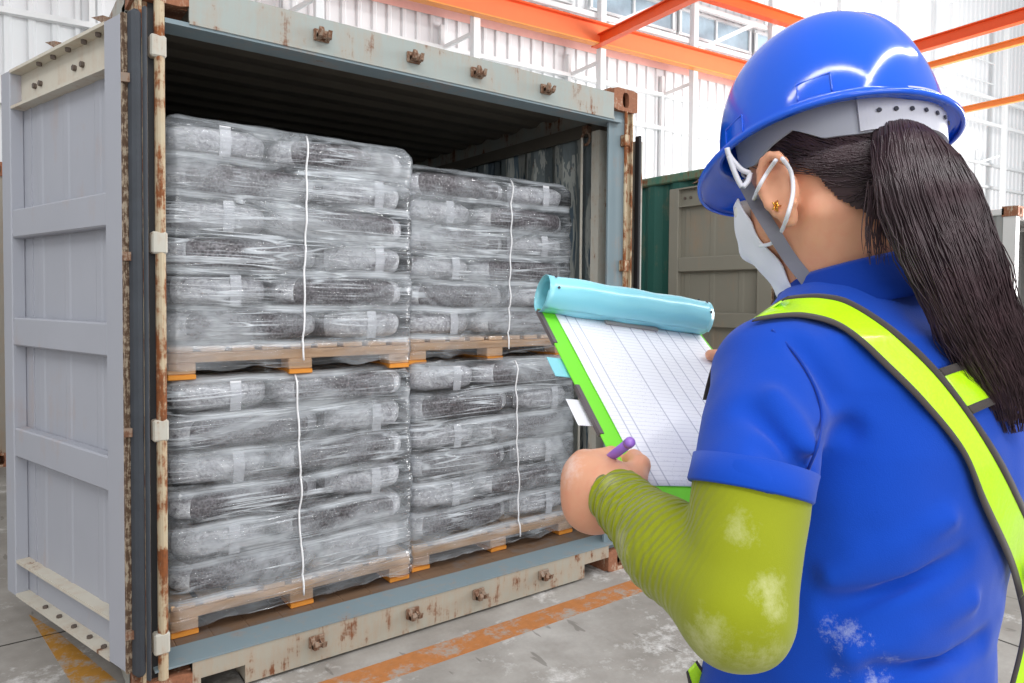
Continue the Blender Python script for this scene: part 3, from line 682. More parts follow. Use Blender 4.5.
def nets(f, lo, hi, h, iters=2):
    "surface nets of f over a box"
    lo = np.array(lo); n = np.ceil((np.array(hi)-lo)/h).astype(int)+1
    ax = [lo[i]+h*np.arange(n[i]) for i in range(3)]
    K = 6; nb = np.ceil(n/K).astype(int); cen = [lo[i]+h*(K*np.arange(nb[i])+(K-1)/2) for i in range(3)]
    cv = f(np.stack(np.meshgrid(*cen, indexing='ij'), -1)); near = np.abs(cv) < h*K*1.25+.004
    big = np.repeat(np.repeat(np.repeat(cv, K, 0), K, 1), K, 2)[:n[0], :n[1], :n[2]]; val = big.astype(np.float32)
    B_ = np.argwhere(near); loc = np.argwhere(np.ones((K, K, K))); 
    for s0 in range(0, len(B_), 400):
        I_ = (B_[s0:s0+400, None]*K+loc[None]).reshape(-1, 3); I_ = I_[(I_ < n).all(1)]; val[tuple(I_.T)] = f(lo+h*I_)
    s = val < 0; cs = [s[i:n[0]-1+i, j:n[1]-1+j, k:n[2]-1+k] for i in (0, 1) for j in (0, 1) for k in (0, 1)]
    al = np.logical_and.reduce(cs); an = np.logical_or.reduce(cs); act = an & ~al; idx = -np.ones(act.shape, int); I = np.argwhere(act); idx[act] = np.arange(len(I))
    acc = np.zeros((len(I), 3)); cnt = np.zeros(len(I)); cor = [(i, j, k) for i in (0, 1) for j in (0, 1) for k in (0, 1)]
    for a in cor:
        for d in range(3):
            if a[d]: continue
            b = list(a); b[d] = 1; va = val[I[:, 0]+a[0], I[:, 1]+a[1], I[:, 2]+a[2]]; vb = val[I[:, 0]+b[0], I[:, 1]+b[1], I[:, 2]+b[2]]
            m = (va < 0) != (vb < 0); t = np.where(m, va/(va-vb+1e-12), 0); pt = np.array(a, float)[None]+t[:, None]*np.eye(3)[d]
            acc[m] += pt[m]; cnt[m] += 1
    P_ = lo+h*(I+acc/cnt[:, None]); fs = []
    for d in range(3):
        u, v = [(1, 2), (2, 0), (0, 1)][d]
        sl = [slice(None)]*3; sl2 = [slice(None)]*3; sl[d] = slice(0, n[d]-1); sl2[d] = slice(1, n[d])
        e = s[tuple(sl)] != s[tuple(sl2)]; E_ = np.argwhere(e); E_ = E_[(E_[:, u] > 0) & (E_[:, v] > 0) & (E_[:, u] < n[u]-1) & (E_[:, v] < n[v]-1)]
        o = np.zeros(3, int); ou = o.copy(); ou[u] = 1; ov = o.copy(); ov[v] = 1
        q = [idx[tuple((E_-x).T)] for x in (o, ou, ou+ov, ov)]; q = np.stack(q, 1); ins = s[tuple(E_.T)]; q[~ins] = q[~ins][:, ::-1]; fs.append(q)
    fs = np.concatenate(fs); fs = fs[(fs >= 0).all(1)]
    for _ in range(iters): g = grad(f, P_); P_ = P_-g*np.clip(f(P_), -h, h)[:, None]*.8
    return P_, fs
def grad(f, p, e=.0008):
    g = np.stack([f(p+e*np.eye(3)[i])-f(p-e*np.eye(3)[i]) for i in range(3)], -1); return g/(np.linalg.norm(g, axis=-1, keepdims=True)+1e-9)
def toW(p): p = np.asarray(p, float); return CAM+p[..., :1]*RR+p[..., 1:2]*UU+p[..., 2:3]*F_
def toE(p): q = np.asarray(p)-CAM; return np.stack([q@RR, q@UU, q@F_], -1)
def E3(px, py, d): return A3((px-512)/FPX*d, -(py-PY)/FPX*d, d)
def arrobj(name, vs, fs, mat, parent=None, smooth=True, uv=None, mats=None, mi=None, fixn=True, origin=None):
    mb = MB(); mb.v = toW(vs).tolist(); mb.f = [tuple(int(i) for i in f) for f in fs]; mb.m = list(mi) if mi is not None else [0]*len(mb.f); mb.uv = uv
    return obj(name, mb, mat, parent, smooth=smooth, mats=mats, fixn=fixn, origin=origin)
def etube(name, pts, r, mat, parent, n=10, **k):
    mb = MB(); mb.tube([toW(np.array(p)) for p in pts], r, n, **k); return obj(name, mb, mat, parent, smooth=True)
def spline(pts, n):
    pts = np.array(pts, float); m = len(pts); t = np.linspace(0, m-1, n); out = []
    for q in t:
        i = min(int(q), m-2); u = q-i; p0, p1, p2, p3 = pts[max(i-1, 0)], pts[i], pts[i+1], pts[min(i+2, m-1)]
        out.append(.5*((2*p1)+(-p0+p2)*u+(2*p0-5*p1+4*p2-p3)*u*u+(-p0+3*p1-3*p2+p3)*u**3))
    return np.array(out)
def raycast(f, px, py, d0=.35, d1=1.3, off=0.):
    "first hit of eye rays with f(p)=off ; nan where nothing is hit"
    px = np.asarray(px, float); py = np.asarray(py, float); dr = np.stack([(px-512)/FPX, -(py-PY)/FPX, np.ones_like(px)], -1)
    t = np.full(px.shape, d0); L = np.linalg.norm(dr, axis=-1); hit = np.zeros(px.shape, bool)
    for _ in range(140):
        v = f(dr*t[..., None])-off; hit |= np.abs(v) < .0006; t = np.where(hit, t, t+np.maximum(v, .0005)*.7/L)
    return np.where((t < d1) & hit, t, np.nan)

# materials of the worker
def dust_nodes(k, base, blobs, col=srgb(226, 226, 214), sc=22, thr=(.52, .66), amt=.8):
    nz = k.math('ADD', k.math('MULTIPLY', k.noise(sc, 8, .8), .65), k.math('MULTIPLY', k.noise(sc*.3, 3), .35)); tot = None
    for c, r in blobs:
        vm = k.n.new('ShaderNodeVectorMath'); vm.operation = 'DISTANCE'; k.t.links.new(k.tc.outputs['Object'], vm.inputs[0]); vm.inputs[1].default_value = c
        g = k.ramp(k.math('DIVIDE', vm.outputs['Value'], r), (.1, 1.), (1., 0.), interp='EASE'); tot = g if tot is None else k.math('MAXIMUM', tot, g)
    m = k.ramp(k.math('ADD', nz, k.math('MULTIPLY', k.math('SUBTRACT', tot, 1.), .32)), (thr[0]-.08, 0.), (thr[1], amt))
    return k.mix(k.math('MULTIPLY', m, tot), base, col)
ROOT = toW(A3(.385, 0, .76)); ROOT[2] = 0
def rl(px, py, d): return tuple((toW(E3(px, py, d))-ROOT).tolist())
def skin_mat():
    k = NT('skin', .5, 0, .4); base = k.mix(k.noise(14, 5, .6), srgb(206, 144, 112), srgb(228, 170, 138)); base = k.mix(k.ramp(k.noise(70, 3), (.45, 0.), (.7, .25)), base, srgb(214, 128, 104))
    base = dust_nodes(k, base, [(rl(572, 470, .72), .045), (rl(590, 447, .74), .03)], srgb(236, 222, 214), 60, (.5, .62), .6)
    k.col(base); k.b.inputs['Subsurface Weight'].default_value = .12; k.b.inputs['Subsurface Radius'].default_value = (.012, .005, .003); k.b.inputs['Subsurface Scale'].default_value = .6
    k.set(k.b, 'Normal', k.bump(k.noise(120, 3), .12, .001)); return k.m
def cloth(name, rgb, blobs=None, weave=900, rough=.85, folds=None, dcol=srgb(220, 224, 226), sc=30):
    k = NT(name, rough, 0, .2); k.b.inputs['Sheen Weight'].default_value = .15
    base = k.mix(k.noise(9, 4), tuple(c*.86 for c in rgb), tuple(min(1, c*1.08) for c in rgb))
    if blobs: base = dust_nodes(k, base, blobs, dcol, sc)
    k.col(base); h = k.noise(weave, 1, .5)
    nrm = k.bump(h, .35, .0006, k.bump(k.noise(22, 3, .5, dist=.6), .12, .004))
    k.set(k.b, 'Normal', nrm); return k.m
M['skin'] = skin_mat()
BLUE = srgb(4, 68, 180)
M['shirt'] = cloth('blue_pique', BLUE, [(rl(850, 648, .60), .07), (rl(885, 672, .60), .055), (rl(835, 672, .60), .05)])
M['collar'] = cloth('blue_ribbed_collar', srgb(3, 56, 158), weave=300)
def sleeve_mat():
    k = NT('lime_sleeve', .8, 0, .25); rgb = srgb(138, 146, 10)
    base = k.mix(k.noise(9, 4), tuple(c*.85 for c in rgb), tuple(c*1.12 for c in rgb))
    base = dust_nodes(k, base, [(rl(622, 560, .60), .075), (rl(640, 610, .57), .07), (rl(748, 530, .50), .06), (rl(776, 595, .49), .055), (rl(612, 487, .67), .03), (rl(700, 640, .5), .06), (rl(755, 645, .5), .05)], srgb(222, 220, 180), 30, (.50, .68), .6)
    k.col(base); k.b.inputs['Sheen Weight'].default_value = .2
    # gathers: bands across the forearm axis
    ax = nrm_(toW(A3(.0973, -.1668, .70))-toW(A3(.1672, -.219, .53))); vm = k.n.new('ShaderNodeVectorMath'); vm.operation = 'DOT_PRODUCT'; k.t.links.new(k.tc.outputs['Object'], vm.inputs[0]); vm.inputs[1].default_value = ax
    vm2 = k.n.new('ShaderNodeVectorMath'); vm2.operation = 'DISTANCE'; k.t.links.new(k.tc.outputs['Object'], vm2.inputs[0]); vm2.inputs[1].default_value = rl(625, 500, .67)
    near = k.ramp(vm2.outputs['Value'], (.02, 1.), (.17, 0.), interp='EASE')
    wob = k.math('ADD', vm.outputs['Value'], k.math('MULTIPLY', k.noise(16, 3, .5), .020))
    s = k.math('SINE', k.math('MULTIPLY', wob, 900.)); s = k.math('MULTIPLY', s, k.math('MULTIPLY', near, k.ramp(k.noise(30, 2), (.3, .2), (.6, 1.))))
    k.set(k.b, 'Normal', k.bump(s, .8, .0022, k.bump(k.noise(900, 1), .25, .0005))); return k.m
M['sleeve'] = sleeve_mat()
def neon():
    k = NT('neon_strip', .35, 0, .6); v = k.vor(420, None, 'F1'); k.col(k.mix(k.ramp(v, (.2, 0.), (.7, .25)), srgb(196, 250, 20), srgb(160, 226, 10)))
    n = k.noise(30, 3, .5, dist=1.5); k.set(k.b, 'Normal', k.bump(n, .35, .004)); k.b.inputs['Coat Weight'].default_value = .6; k.b.inputs['Coat Roughness'].default_value = .12; return k.m
M['neon'] = neon(); M['binding'] = cloth('dark_binding', srgb(72, 66, 64)); M['helmet'] = plain('blue_helmet_plastic', srgb(18, 92, 222), .12, spec=.6)
M['grey_plastic'] = plain('grey_plastic', srgb(176, 178, 188), .35); M['light_plastic'] = plain('pale_grey_plastic', srgb(206, 206, 216), .35)
M['webbing'] = cloth('grey_webbing', srgb(118, 118, 128)); M['white_strap'] = plain('white_elastic', srgb(232, 232, 240), .6); M['hole'] = plain('dark_hole', srgb(60, 60, 70), .6)
M['mask'] = cloth('white_mask_fabric', srgb(236, 236, 246)); M['gold'] = plain('gold', srgb(226, 170, 80), .25, 1.)
M['trousers'] = cloth('dark_trousers', srgb(44, 48, 60)); M['shoe'] = plain('black_shoe', srgb(30, 30, 32), .5)
M['eye'] = plain('eye_white', srgb(236, 232, 228), .2); M['iris'] = plain('iris', srgb(52, 34, 26), .15)
def hair_mat():
    k = NT('black_brown_hair', .38, 0, .5); k.col(k.mix(k.noise(40, 4), srgb(18, 12, 14), srgb(84, 60, 66))); k.set(k.b, 'Anisotropic', .6); return k.m
M['hair'] = hair_mat()

# --- head frame
ah = math.radians(46); ph = math.radians(25)
HF = A3(-math.sin(ah)*math.cos(ph), -math.sin(ph), math.cos(ah)*math.cos(ph)); HL = A3(-math.cos(ah), 0, -math.sin(ah)); HU = A3(-math.sin(ah)*math.sin(ph), math.cos(ph), math.cos(ah)*math.sin(ph))
H0 = A3(.337, .165, .760)
def hl(p): q = p-H0; return np.stack([q@HF, q@HL, q@HU], -1)
def hp(a, b, c): return H0+a*HF+b*HL+c*HU
NECK = A3(.375, -.01, .765)
def cranium(p):
    q = hl(p); return smin(ell(q, A3(-.008, 0, .02), (.091, .076, .085)), ell(q, A3(-.04, 0, -.02), (.062, .060, .06)), .03)
def ear(q, sd):
    "q head-local, sd +1 left -1 right"
    q = q*A3(1, sd, 1); out = None; c = A3(.026, .078, -.020)
    for i in range(11):            # helix rim
        t0, t1 = [math.radians(150-i*25+a) for a in (0, -25)]
        f = lambda t: c+A3(.018*math.cos(t)-.004*math.sin(t), .007-.004*math.cos(t)+.003*math.sin(t), .030*math.sin(t))
        d = cone(q, f(t0), f(t1), .0042, .0042); out = d if out is None else smin(out, d, .003)
    d = ell(q, c+A3(0, -.001, 0), (.017, .006, .028)); out = smin(out, d, .006)
    out = smin(out, ell(q, c+A3(.006, .000, -.034), (.009, .005, .010)), .006)       # lobe
    out = smin(out, ell(q, c+A3(.0, -.010, -.004), (.009, .010, .017)), .005)
    out = smax(out, -ell(q, c+A3(.004, .012, .004), (.010, .009, .017)), .004)         # concha
    return out
HANDL = dict()
def finger(p, pts, rs, k=.006):
    out = None
    for i in range(len(pts)-1):
        d = cone(p, pts[i], pts[i+1], rs[i], rs[i+1]); out = d if out is None else smin(out, d, .003)
    return out
WR = A3(.0985, -.170, .70)
def left_hand(p):
    palm = smin(ell(p, E3(600, 492, .722), (.034, .036, .034)), cone(p, WR, E3(600, 492, .72), .026, .030), .02)
    palm = smin(palm, ell(p, E3(582, 478, .735), (.020, .026, .026)), .015)
    palm = smin(palm, ell(p, E3(590, 508, .725), (.026, .024, .026)), .015)      # ulnar heel of the hand
    palm = smin(palm, cone(p, E3(618, 495, .705), E3(634, 478, .712), .016, .013), .012)   # thumb base
    fi = [([E3(597, 459, .735), E3(611, 455, .762), E3(622, 468, .778), E3(624, 482, .770)], [.0105, .0095, .0085, .0075]),
          ([E3(584, 460, .742), E3(594, 462, .775), E3(610, 477, .785), E3(616, 491, .772)], [.0110, .0098, .0088, .0078]),
          ([E3(575, 473, .742), E3(583, 482, .776), E3(600, 493, .784), E3(608, 504, .768)], [.0105, .0095, .0085, .0075]),
          ([E3(573, 492, .738), E3(579, 501, .766), E3(594, 510, .772), E3(602, 515, .758)], [.0095, .0085, .0075, .0068])]
    out = palm
    for pt, r in fi: out = smin(out, finger(p, pt, r), .006)
    th = finger(p, [E3(632, 482, .708), E3(640, 465, .722), E3(634, 459, .745), E3(624, 464, .758)], [.0125, .0105, .0098, .0080])
    return smin(out, th, .005)
# clipboard frame
BT = A3(.0337, .0162, .95); BU = nrm_(A3(.90, -.121, .42)); BV = A3(.272, -.600, -.751); BV = nrm_(BV-BU*(BV@BU)); BN = np.cross(BU, BV); BN = BN if BN[2] < 0 else -BN
BW, BH = .278, .332
def bp(u, v, n=0.): return BT+BU*u+BV*v+BN*n
WRR = bp(BW+.055, .115, -.035)
def right_hand(p):
    palm = smin(ell(p, bp(BW+.018, .085, -.026), (.034, .034, .030)), cone(p, WRR, bp(BW+.03, .095, -.028), .024, .028), .02)
    out = palm
    for i, (v, L) in enumerate(((.055, .9), (.075, 1.), (.095, .95), (.113, .8))):
        out = smin(out, finger(p, [bp(BW+.008, v, -.024), bp(BW-.02*L, v-.004, -.019), bp(BW-.045*L, v-.006, -.0165)], [.0095, .0085, .0075]), .006)
    th = finger(p, [bp(BW+.03, .085, -.008), bp(BW+.012, .076, .012), bp(BW-.012, .074, .0125), bp(BW-.030, .073, .0105)], [.0120, .0105, .0090, .0078])
    return smin(out, th, .008)
ELB = A3(.1672, -.219, .53); SHL = A3(.243, -.049, .66); SHR = A3(.545, -.055, .85); ELR = A3(.52, -.27, .97)
def skin(p):
    q = hl(p); d = cranium(p)
    d = smin(d, ell(q, A3(.030, 0, -.040), (.066, .062, .082)), .02)
    d = smin(d, ell(q, A3(.062, 0, -.098), (.028, .034, .022)), .03)
    for s in (1, -1):
        d = smin(d, ell(q, A3(.050, s*.036, -.045), (.032, .024, .026)), .02)
        d = smin(d, cone(q, A3(.01, s*.060, -.06), A3(.062, s*.028, -.108), .012, .012), .02)   # jaw line
        d = smax(d, -ell(q, A3(.098, s*.032, -.008), (.014, .017, .011)), .012)
        d = smin(d, ear(q, s), .004)
    d = smin(d, cone(q, A3(.092, 0, -.008), A3(.112, 0, -.042), .007, .0115), .010)
    for s in (1, -1): d = smin(d, ell(q, A3(.102, s*.011, -.046), (.010, .008, .007)), .006)
    d = smin(d, ell(q, A3(.094, 0, -.069), (.010, .022, .005)), .006); d = smin(d, ell(q, A3(.092, 0, -.079), (.010, .019, .006)), .005)
    d = smin(d, cone(p, hp(-.02, 0, -.05), NECK, .053, .060), .03)
    d = smin(d, cone(p, hp(.01, 0, -.075), NECK+A3(-.02, .02, .03), .040, .05), .03)
    d = smin(d, ell(p, A3(.395, -.12, .745), (.10, .10, .06)), .04)       # chest under the shirt carries neck and arms
    for sh, el, wr in ((SHL, ELB, WR), (SHR, ELR, WRR)):
        d = smin(d, cone(p, A3(.39, -.07, .755), sh, .045, .034), .025); d = smin(d, cone(p, sh, el, .038, .030), .02); d = smin(d, cone(p, el, wr, .030, .0225), .015)
    d = smin(d, left_hand(p), .010); d = smin(d, right_hand(p), .010)
    return d
ak, pk, rk = .6412, .1917, .0989; KF = A3(-math.sin(ak)*math.cos(pk), -math.sin(pk), math.cos(ak)*math.cos(pk)); KU0 = A3(-math.sin(ak)*math.sin(pk), math.cos(pk), math.cos(ak)*math.sin(pk)); KL0 = A3(-math.cos(ak), 0, -math.sin(ak)); KL = math.cos(rk)*KL0+math.sin(rk)*KU0; KU = math.cos(rk)*KU0-math.sin(rk)*KL0; KO = A3(.3524, .1891, .7727)
def tuck(P_, ins=.0035):
    q = P_-KO; a, b, c = q@KF, q@KL, q@KU; th = np.arctan2(b, a); R = 1/((np.cos(th)/.103)**2+(np.sin(th)/.087)**2)**.5-ins; rr = np.hypot(a, b); R = R*np.sqrt(np.clip(1-(np.maximum(0, c-.01)/.118)**2, .02, 1)); w_ = np.clip((c+.058)/.024, 0, 1); lim = R*w_+(1-w_)*np.maximum(rr, R); f = np.minimum(1, lim/(rr+1e-9))
    cc_ = np.minimum(c, .126); return KO+(a*f)[:, None]*KF+(b*f)[:, None]*KL+cc_[:, None]*KU
PV, PF = [], []
def skin_parts():
    # one continuous mesh on one grid
    return nets(skin, (.035, -.34, .46), (.64, .30, 1.13), .0042)
vs, fs = skin_parts()
qh = hl(vs); sel = (np.linalg.norm(vs-KO, axis=1) < .16) & ~(((np.abs(qh[:, 1]) > .0785) | ((np.abs(qh[:, 1]) > .064) & (qh[:, 2] < -.012))) & (qh[:, 2] < .02) & (qh[:, 0] > .002)); vs[sel] = tuck(vs[sel], .0095)
person = arrobj('person', vs, fs, M['skin'], origin=ROOT)
tag(person, 'person in blue hard hat, face mask, polo shirt and lime sleeves, writing on a clipboard', 'person')
person['label'] = 'person in blue hard hat, white mask and blue polo shirt, filling in a clipboard'

for s in (1, -1):
    mb = MB(); c = toW(hp(.086, s*.032, -.008)); 
    import bmesh
    bm = bmesh.new(); bmesh.ops.create_uvsphere(bm, u_segments=20, v_segments=14, radius=.0125); 
    fd = Vector((toW(HF)-toW(A3(0, 0, 0))).tolist()); rot = fd.to_track_quat('Z', 'Y').to_matrix()
    mb.add([tuple(Vector(c.tolist())+rot @ v.co) for v in bm.verts], [tuple(v.index for v in f.verts) for f in bm.faces], 0)
    mb.m = [1 if (rot.transposed() @ (sum((Vector(mb.v[i]) for i in f), Vector())/len(f)-Vector(c.tolist()))).z > .0108 else 0 for f in mb.f]; bm.free()
    obj('eye', mb, None, person, smooth=True, mats=[M['eye'], M['iris']])

# --- shirt
ROWS = np.array([  # y, cx, cz, A, B, turn
 (.060, .362, .752, .045, .045, 30), (.035, .366, .752, .060, .058, 30), (.012, .380, .752, .098, .074, 30), (-.015, .394, .752, .150, .094, 30), (-.06, .400, .752, .172, .108, 31), (-.12, .402, .75, .172, .118, 32),
 (-.18, .392, .747, .166, .118, 34), (-.25, .371, .742, .158, .116, 36), (-.32, .355, .74, .158, .118, 38), (-.40, .348, .742, .168, .126, 38), (-.50, .348, .75, .182, .136, 38), (-.62, .35, .755, .186, .138, 38)])
def torso(p, grow=0.):
    y = p[..., 1]; R = [np.interp(y, ROWS[::-1, 0], ROWS[::-1, i]) for i in range(1, 6)]; t = np.radians(R[4]); dx = p[..., 0]-R[0]; dz = p[..., 2]-R[1]
    u = dx*np.cos(t)+dz*np.sin(t); w_ = -dx*np.sin(t)+dz*np.cos(t); a, b = R[2]+grow, R[3]+grow; e = 2.4
    k = (np.abs(u/a)**e+np.abs(w_/b)**e)**(1/e); d = (k-1)*np.minimum(a, b)*.95
    return smax(smax(d, y-.036, .008), -.60-y, .01)
HEM = E3(749, 491, .572); HN = np.cross(nrm_(HEM), nrm_(E3(808, 503, .575)-E3(688, 480, .567))); HN = nrm_(HN if HN[1] < 0 else -HN); HN = nrm_(HN+.12*nrm_(HEM-SHL))
def sleeve_axis(p, grow=0.): return cone(p, SHL+A3(.004, -.004, .005), HEM, .0565+grow, .0475+grow)
def shirt(p):
    d = torso(p)
    d = smin(d, cone(p, A3(.37, .010, .752), SHL+A3(.006, -.006, .008), .050, .046), .045)
    sl = sleeve_axis(p); sl = smax(sl, (p-HEM)@HN-.001, .003)
    d = smin(d, sl, .016)
    d = smin(d, cone(p, A3(.40, -.005, .765), SHR+A3(0, .006, -.005), .05, .050), .045)
    er = SHR+(ELR-SHR)*.62; d = smin(d, cone(p, SHR, er, .058, .052), .02)
    # folds at the armpit and on the sleeve
    for a, b, r, w_ in FOLDS: d = smin(d, cone(p, a, b, r*.8, r*.2), .022) if w_ > 0 else smax(d, -cone(p, a, b, r*.8, r*.2), .022)
    return d
FOLDS = []
def sp(px, py, inset=0.):
    t = raycast(shirt, np.array([px]), np.array([py]))[0]; return E3(px, py, t+inset)
fold_px = [((806, 470), (752, 410), .005, -1), ((801, 478), (770, 452), .0055, -1), ((812, 462), (850, 430), .006, -1), ((810, 450), (775, 395), .0055, 1), ((800, 498), (812, 470), .0065, -1),
           ((835, 395), (800, 345), .004, -1), ((830, 575), (950, 520), .0035, 1), ((835, 610), (965, 555), .003, -1), ((850, 655), (970, 600), .004, 1), ((880, 675), (985, 640), .003, -1)]
base_f = []
for (a, b, r, w_) in fold_px:
    pa, pb = sp(*a), sp(*b)
    if not (np.isnan(pa).any() or np.isnan(pb).any()): base_f.append((pa, pb, r, w_))
FOLDS = base_f
vs, fs = nets(shirt, (.09, -.44, .49), (.66, .075, 1.02), .0042)
ii = np.arange(len(vs)); g = grad(shirt, vs); nzv = np.array([mn.noise(Vector((q*16).tolist())) + .5*mn.noise(Vector((q*34).tolist())) for q in vs]); vs = vs+g*(nzv*.0022)[:, None]
polo = arrobj('polo_shirt', vs, fs, M['shirt'], person)
# lower shirt hem and trousers below the picture
def lower(p): return smax(torso(p, .001), p[..., 1]+.43, .004)
vs, fs = nets(lower, (.10, -.64, .50), (.62, -.41, 1.0), .010); arrobj('shirt_hem', vs, fs, M['shirt'], polo)
def trousers(p):
    fl = -CAM[2]; c = A3(.35, 0, .755); L = A3(math.cos(.66), 0, math.sin(.66)); d = ell(p, c+A3(0, -.60, 0), (.17, .10, .15))
    for s in (-1, 1): hip = c+L*s*.085+A3(0, -.64, 0); kn = c+L*s*.10+A3(0, -1.02, -.0); an = c+L*s*.11+A3(0, fl+.10, 0); d = smin(d, smin(cone(p, hip, kn, .095, .068), cone(p, kn, an, .068, .055), .02), .03)
    return smax(d, fl+.08-p[..., 1], .004)
vs, fs = nets(trousers, (.02, -1.40, .45), (.66, -.46, 1.05), .012); arrobj('trousers', vs, fs, M['trousers'], person)
for s in (-1, 1):
    L = A3(math.cos(.66), 0, math.sin(.66)); fw = A3(-math.sin(.66), 0, math.cos(.66)); c = A3(.35, 0, .755)+L*s*.11; b0 = toW(c); b0[2] = 0
    def shoe(p):
        w_ = p-b0; fwW = nrm_(np.array([*(toW(c+fw)-toW(c))[:2], 0])); d = smin(cone(p, b0+A3(0, 0, .045)-fwW*.05, b0+A3(0, 0, .035)+fwW*.13, .045, .04), cone(p, b0+A3(0, 0, .05), b0+A3(0, 0, .12), .048, .05), .03)
        return smax(d, -p[..., 2], .004)
    v_, f_ = nets(shoe, b0-A3(.22, .22, .02), b0+A3(.22, .22, .16), .01); mb = MB(); mb.v = v_.tolist(); mb.f = [tuple(map(int, q)) for q in f_]; mb.m = [0]*len(mb.f); obj('shoe', mb, M['shoe'], person, smooth=True)
# sleeve hem band and armhole seam
ax = nrm_(HEM-SHL); hn = HN; s1 = nrm_(np.cross(hn, A3(0, 0, 1))); s2 = np.cross(hn, s1)
def ring_on(f, c, n=64, r0=.10, off=0.):
    out = []
    for k in range(n):
        d = math.cos(2*math.pi*k/n)*s1+math.sin(2*math.pi*k/n)*s2; t = r0
        for _ in range(30): t -= float(f((c+d*t)[None])[0]-off)*.9
        out.append(c+d*t)
    return out
rings = []
for dist, off in ((-.024, -.001), (-.0235, .0016), (-.001, .0020), (.001, .001), (.001, -.006)):
    rings.append(ring_on(lambda p: sleeve_axis(p), HEM+hn*dist, off=off))
n = 64; vv = np.array([q for r in rings for q in r]); ff = [(i*n+k, i*n+(k+1) % n, (i+1)*n+(k+1) % n, (i+1)*n+k) for i in range(len(rings)-1) for k in range(n)]
arrobj('sleeve_hem', vv, ff, M['shirt'], polo)
# seam around the arm hole, drawn on the visible side
seam = []
for px, py in ((808, 470), (818, 445), (822, 420), (818, 395), (806, 370), (792, 350), (772, 330)):
    t = raycast(shirt, np.array([px]), np.array([py]))[0]
    if not np.isnan(t): seam.append(E3(px, py, t-.0002))
if len(seam) > 2: etube('armhole_seam', spline(seam, 40), .0013, M['collar'], polo, 6)
# collar
cc = A3(.3655, .040, .752); cu = nrm_(hp(0, 0, .0)-NECK+A3(0, .12, 0)); bkd = nrm_(A3(.5, 0, -.8)); bk = nrm_(bkd-cu*(bkd@cu)); sd_ = np.cross(cu, bk); vv = []; ff = []; n = 72
prof = [(.066, -.030), (.067, .004), (.068, .015), (.0705, .018), (.0735, .014), (.081, -.006), (.088, -.022), (.086, -.026)]
for k in range(n):
    t = 2*math.pi*k/n
    for r, h in prof:
        r2 = r*(1+.03*math.cos(2*t)); lift = .010*math.cos(t); vv.append(cc+bk*math.cos(t)*r2+sd_*math.sin(t)*r2+cu*(h+lift))
m = len(prof)
ff = [(k*m+i, k*m+i+1, ((k+1) % n)*m+i+1, ((k+1) % n)*m+i) for k in range(n) for i in range(m-1)]
arrobj('collar', np.array(vv), ff, M['collar'], polo)

# --- lime arm sleeves
def lsleeve(p):
    a = cone(p, HEM-ax*.012, ELB+A3(.002, 0, 0), .0475, .0415); mid = ELB+(WR-ELB)*.45
    b = smin(cone(p, ELB, mid, .0395, .0375), cone(p, mid, WR, .0375, .0275), .02); d = smax(smin(a, b, .010), -((p-HEM)@HN)-.010, .003)
    fa = nrm_(WR-ELB); return smax(d, (p-WR)@fa+.004, .003)
vs, fs = nets(lsleeve, (.06, -.30, .46), (.27, -.08, .74), .0030)
g = grad(lsleeve, vs); fa = nrm_(WR-ELB); s_ax = (vs-ELB)@fa; infore = np.clip((np.linalg.norm(vs-HEM, axis=1)-.075)/.05, 0, 1)
wz = np.array([math.sin((q@fa)*430+9*mn.noise(Vector((q*26).tolist()))) for q in vs])*np.clip((s_ax-.03)/.08, 0, 1)*infore
nzv = np.array([mn.noise(Vector((q*26).tolist())) for q in vs]); vs = vs+g*(wz*.0011+nzv*.0016)[:, None]
slv = arrobj('arm_sleeve', vs, fs, M['sleeve'], person)
def rsleeve(p):
    d = smin(cone(p, SHR+(ELR-SHR)*.5, ELR, .046, .040), cone(p, ELR, WRR, .040, .028), .015); return smax(d, (p-WRR)@nrm_(WRR-ELR)+.004, .003)
vs, fs = nets(rsleeve, (.28, -.34, .80), (.66, 0.0, 1.14), .006); arrobj('arm_sleeve', vs, fs, M['sleeve'], person)

# --- mask, straps, earring
thn, cn = 44, 30; mv = []
for j in range(cn+1):
    c = .004-.126*j/cn; fr_ = np.interp(c, [-.122, -.11, -.085, -.06, -.043, -.02, .004], [.074, .092, .105, .113, .120, .117, .104]); sd0 = np.interp(c, [-.122, -.10, -.06, .004], [.044, .058, .068, .072])
    for i in range(thn+1):
        th = math.radians(-38+76*i/thn)*np.interp(c, [-.122, -.09, -.03, .004], [.80, .95, .95, .80]); e = 1.8+.35*min(1, abs(c+.045)/.03)
        r_ = 1/((abs(math.cos(th))/fr_)**e+(abs(math.sin(th))/sd0)**e)**(1/e)+.0016*math.sin(j*1.5)*(.3 < j/cn < .75)
        mv.append((0, r_, th, c))
qa = np.array(mv); Dm = np.stack([np.cos(qa[:, 2]), np.sin(qa[:, 2]), 0*qa[:, 2]], -1); Om = np.stack([0*qa[:, 3], 0*qa[:, 3], qa[:, 3]], -1); tt_ = qa[:, 1]+.014; HM = np.array([HF, HL, HU])
for _ in range(24): tt_ = tt_-np.maximum(0, skin(H0+(Om+Dm*tt_[:, None])@HM)-.003)*.8
mv = [(max(a_, b_), a_, q[2], q[3]) for a_, b_, q in zip(qa[:, 1], tt_, qa)]
Rr = np.array([q[0] for q in mv]).reshape(cn+1, thn+1)
for _ in range(5): Pd = np.pad(Rr, 1, mode='edge'); Rr = np.maximum(Rr-.0006, (Rr+Pd[:-2, 1:-1]+Pd[2:, 1:-1]+Pd[1:-1, :-2]+Pd[1:-1, 2:])/5)
mv = [hp(r_*math.cos(q[2]), r_*math.sin(q[2]), q[3]) for r_, q in zip(Rr.ravel(), mv)]
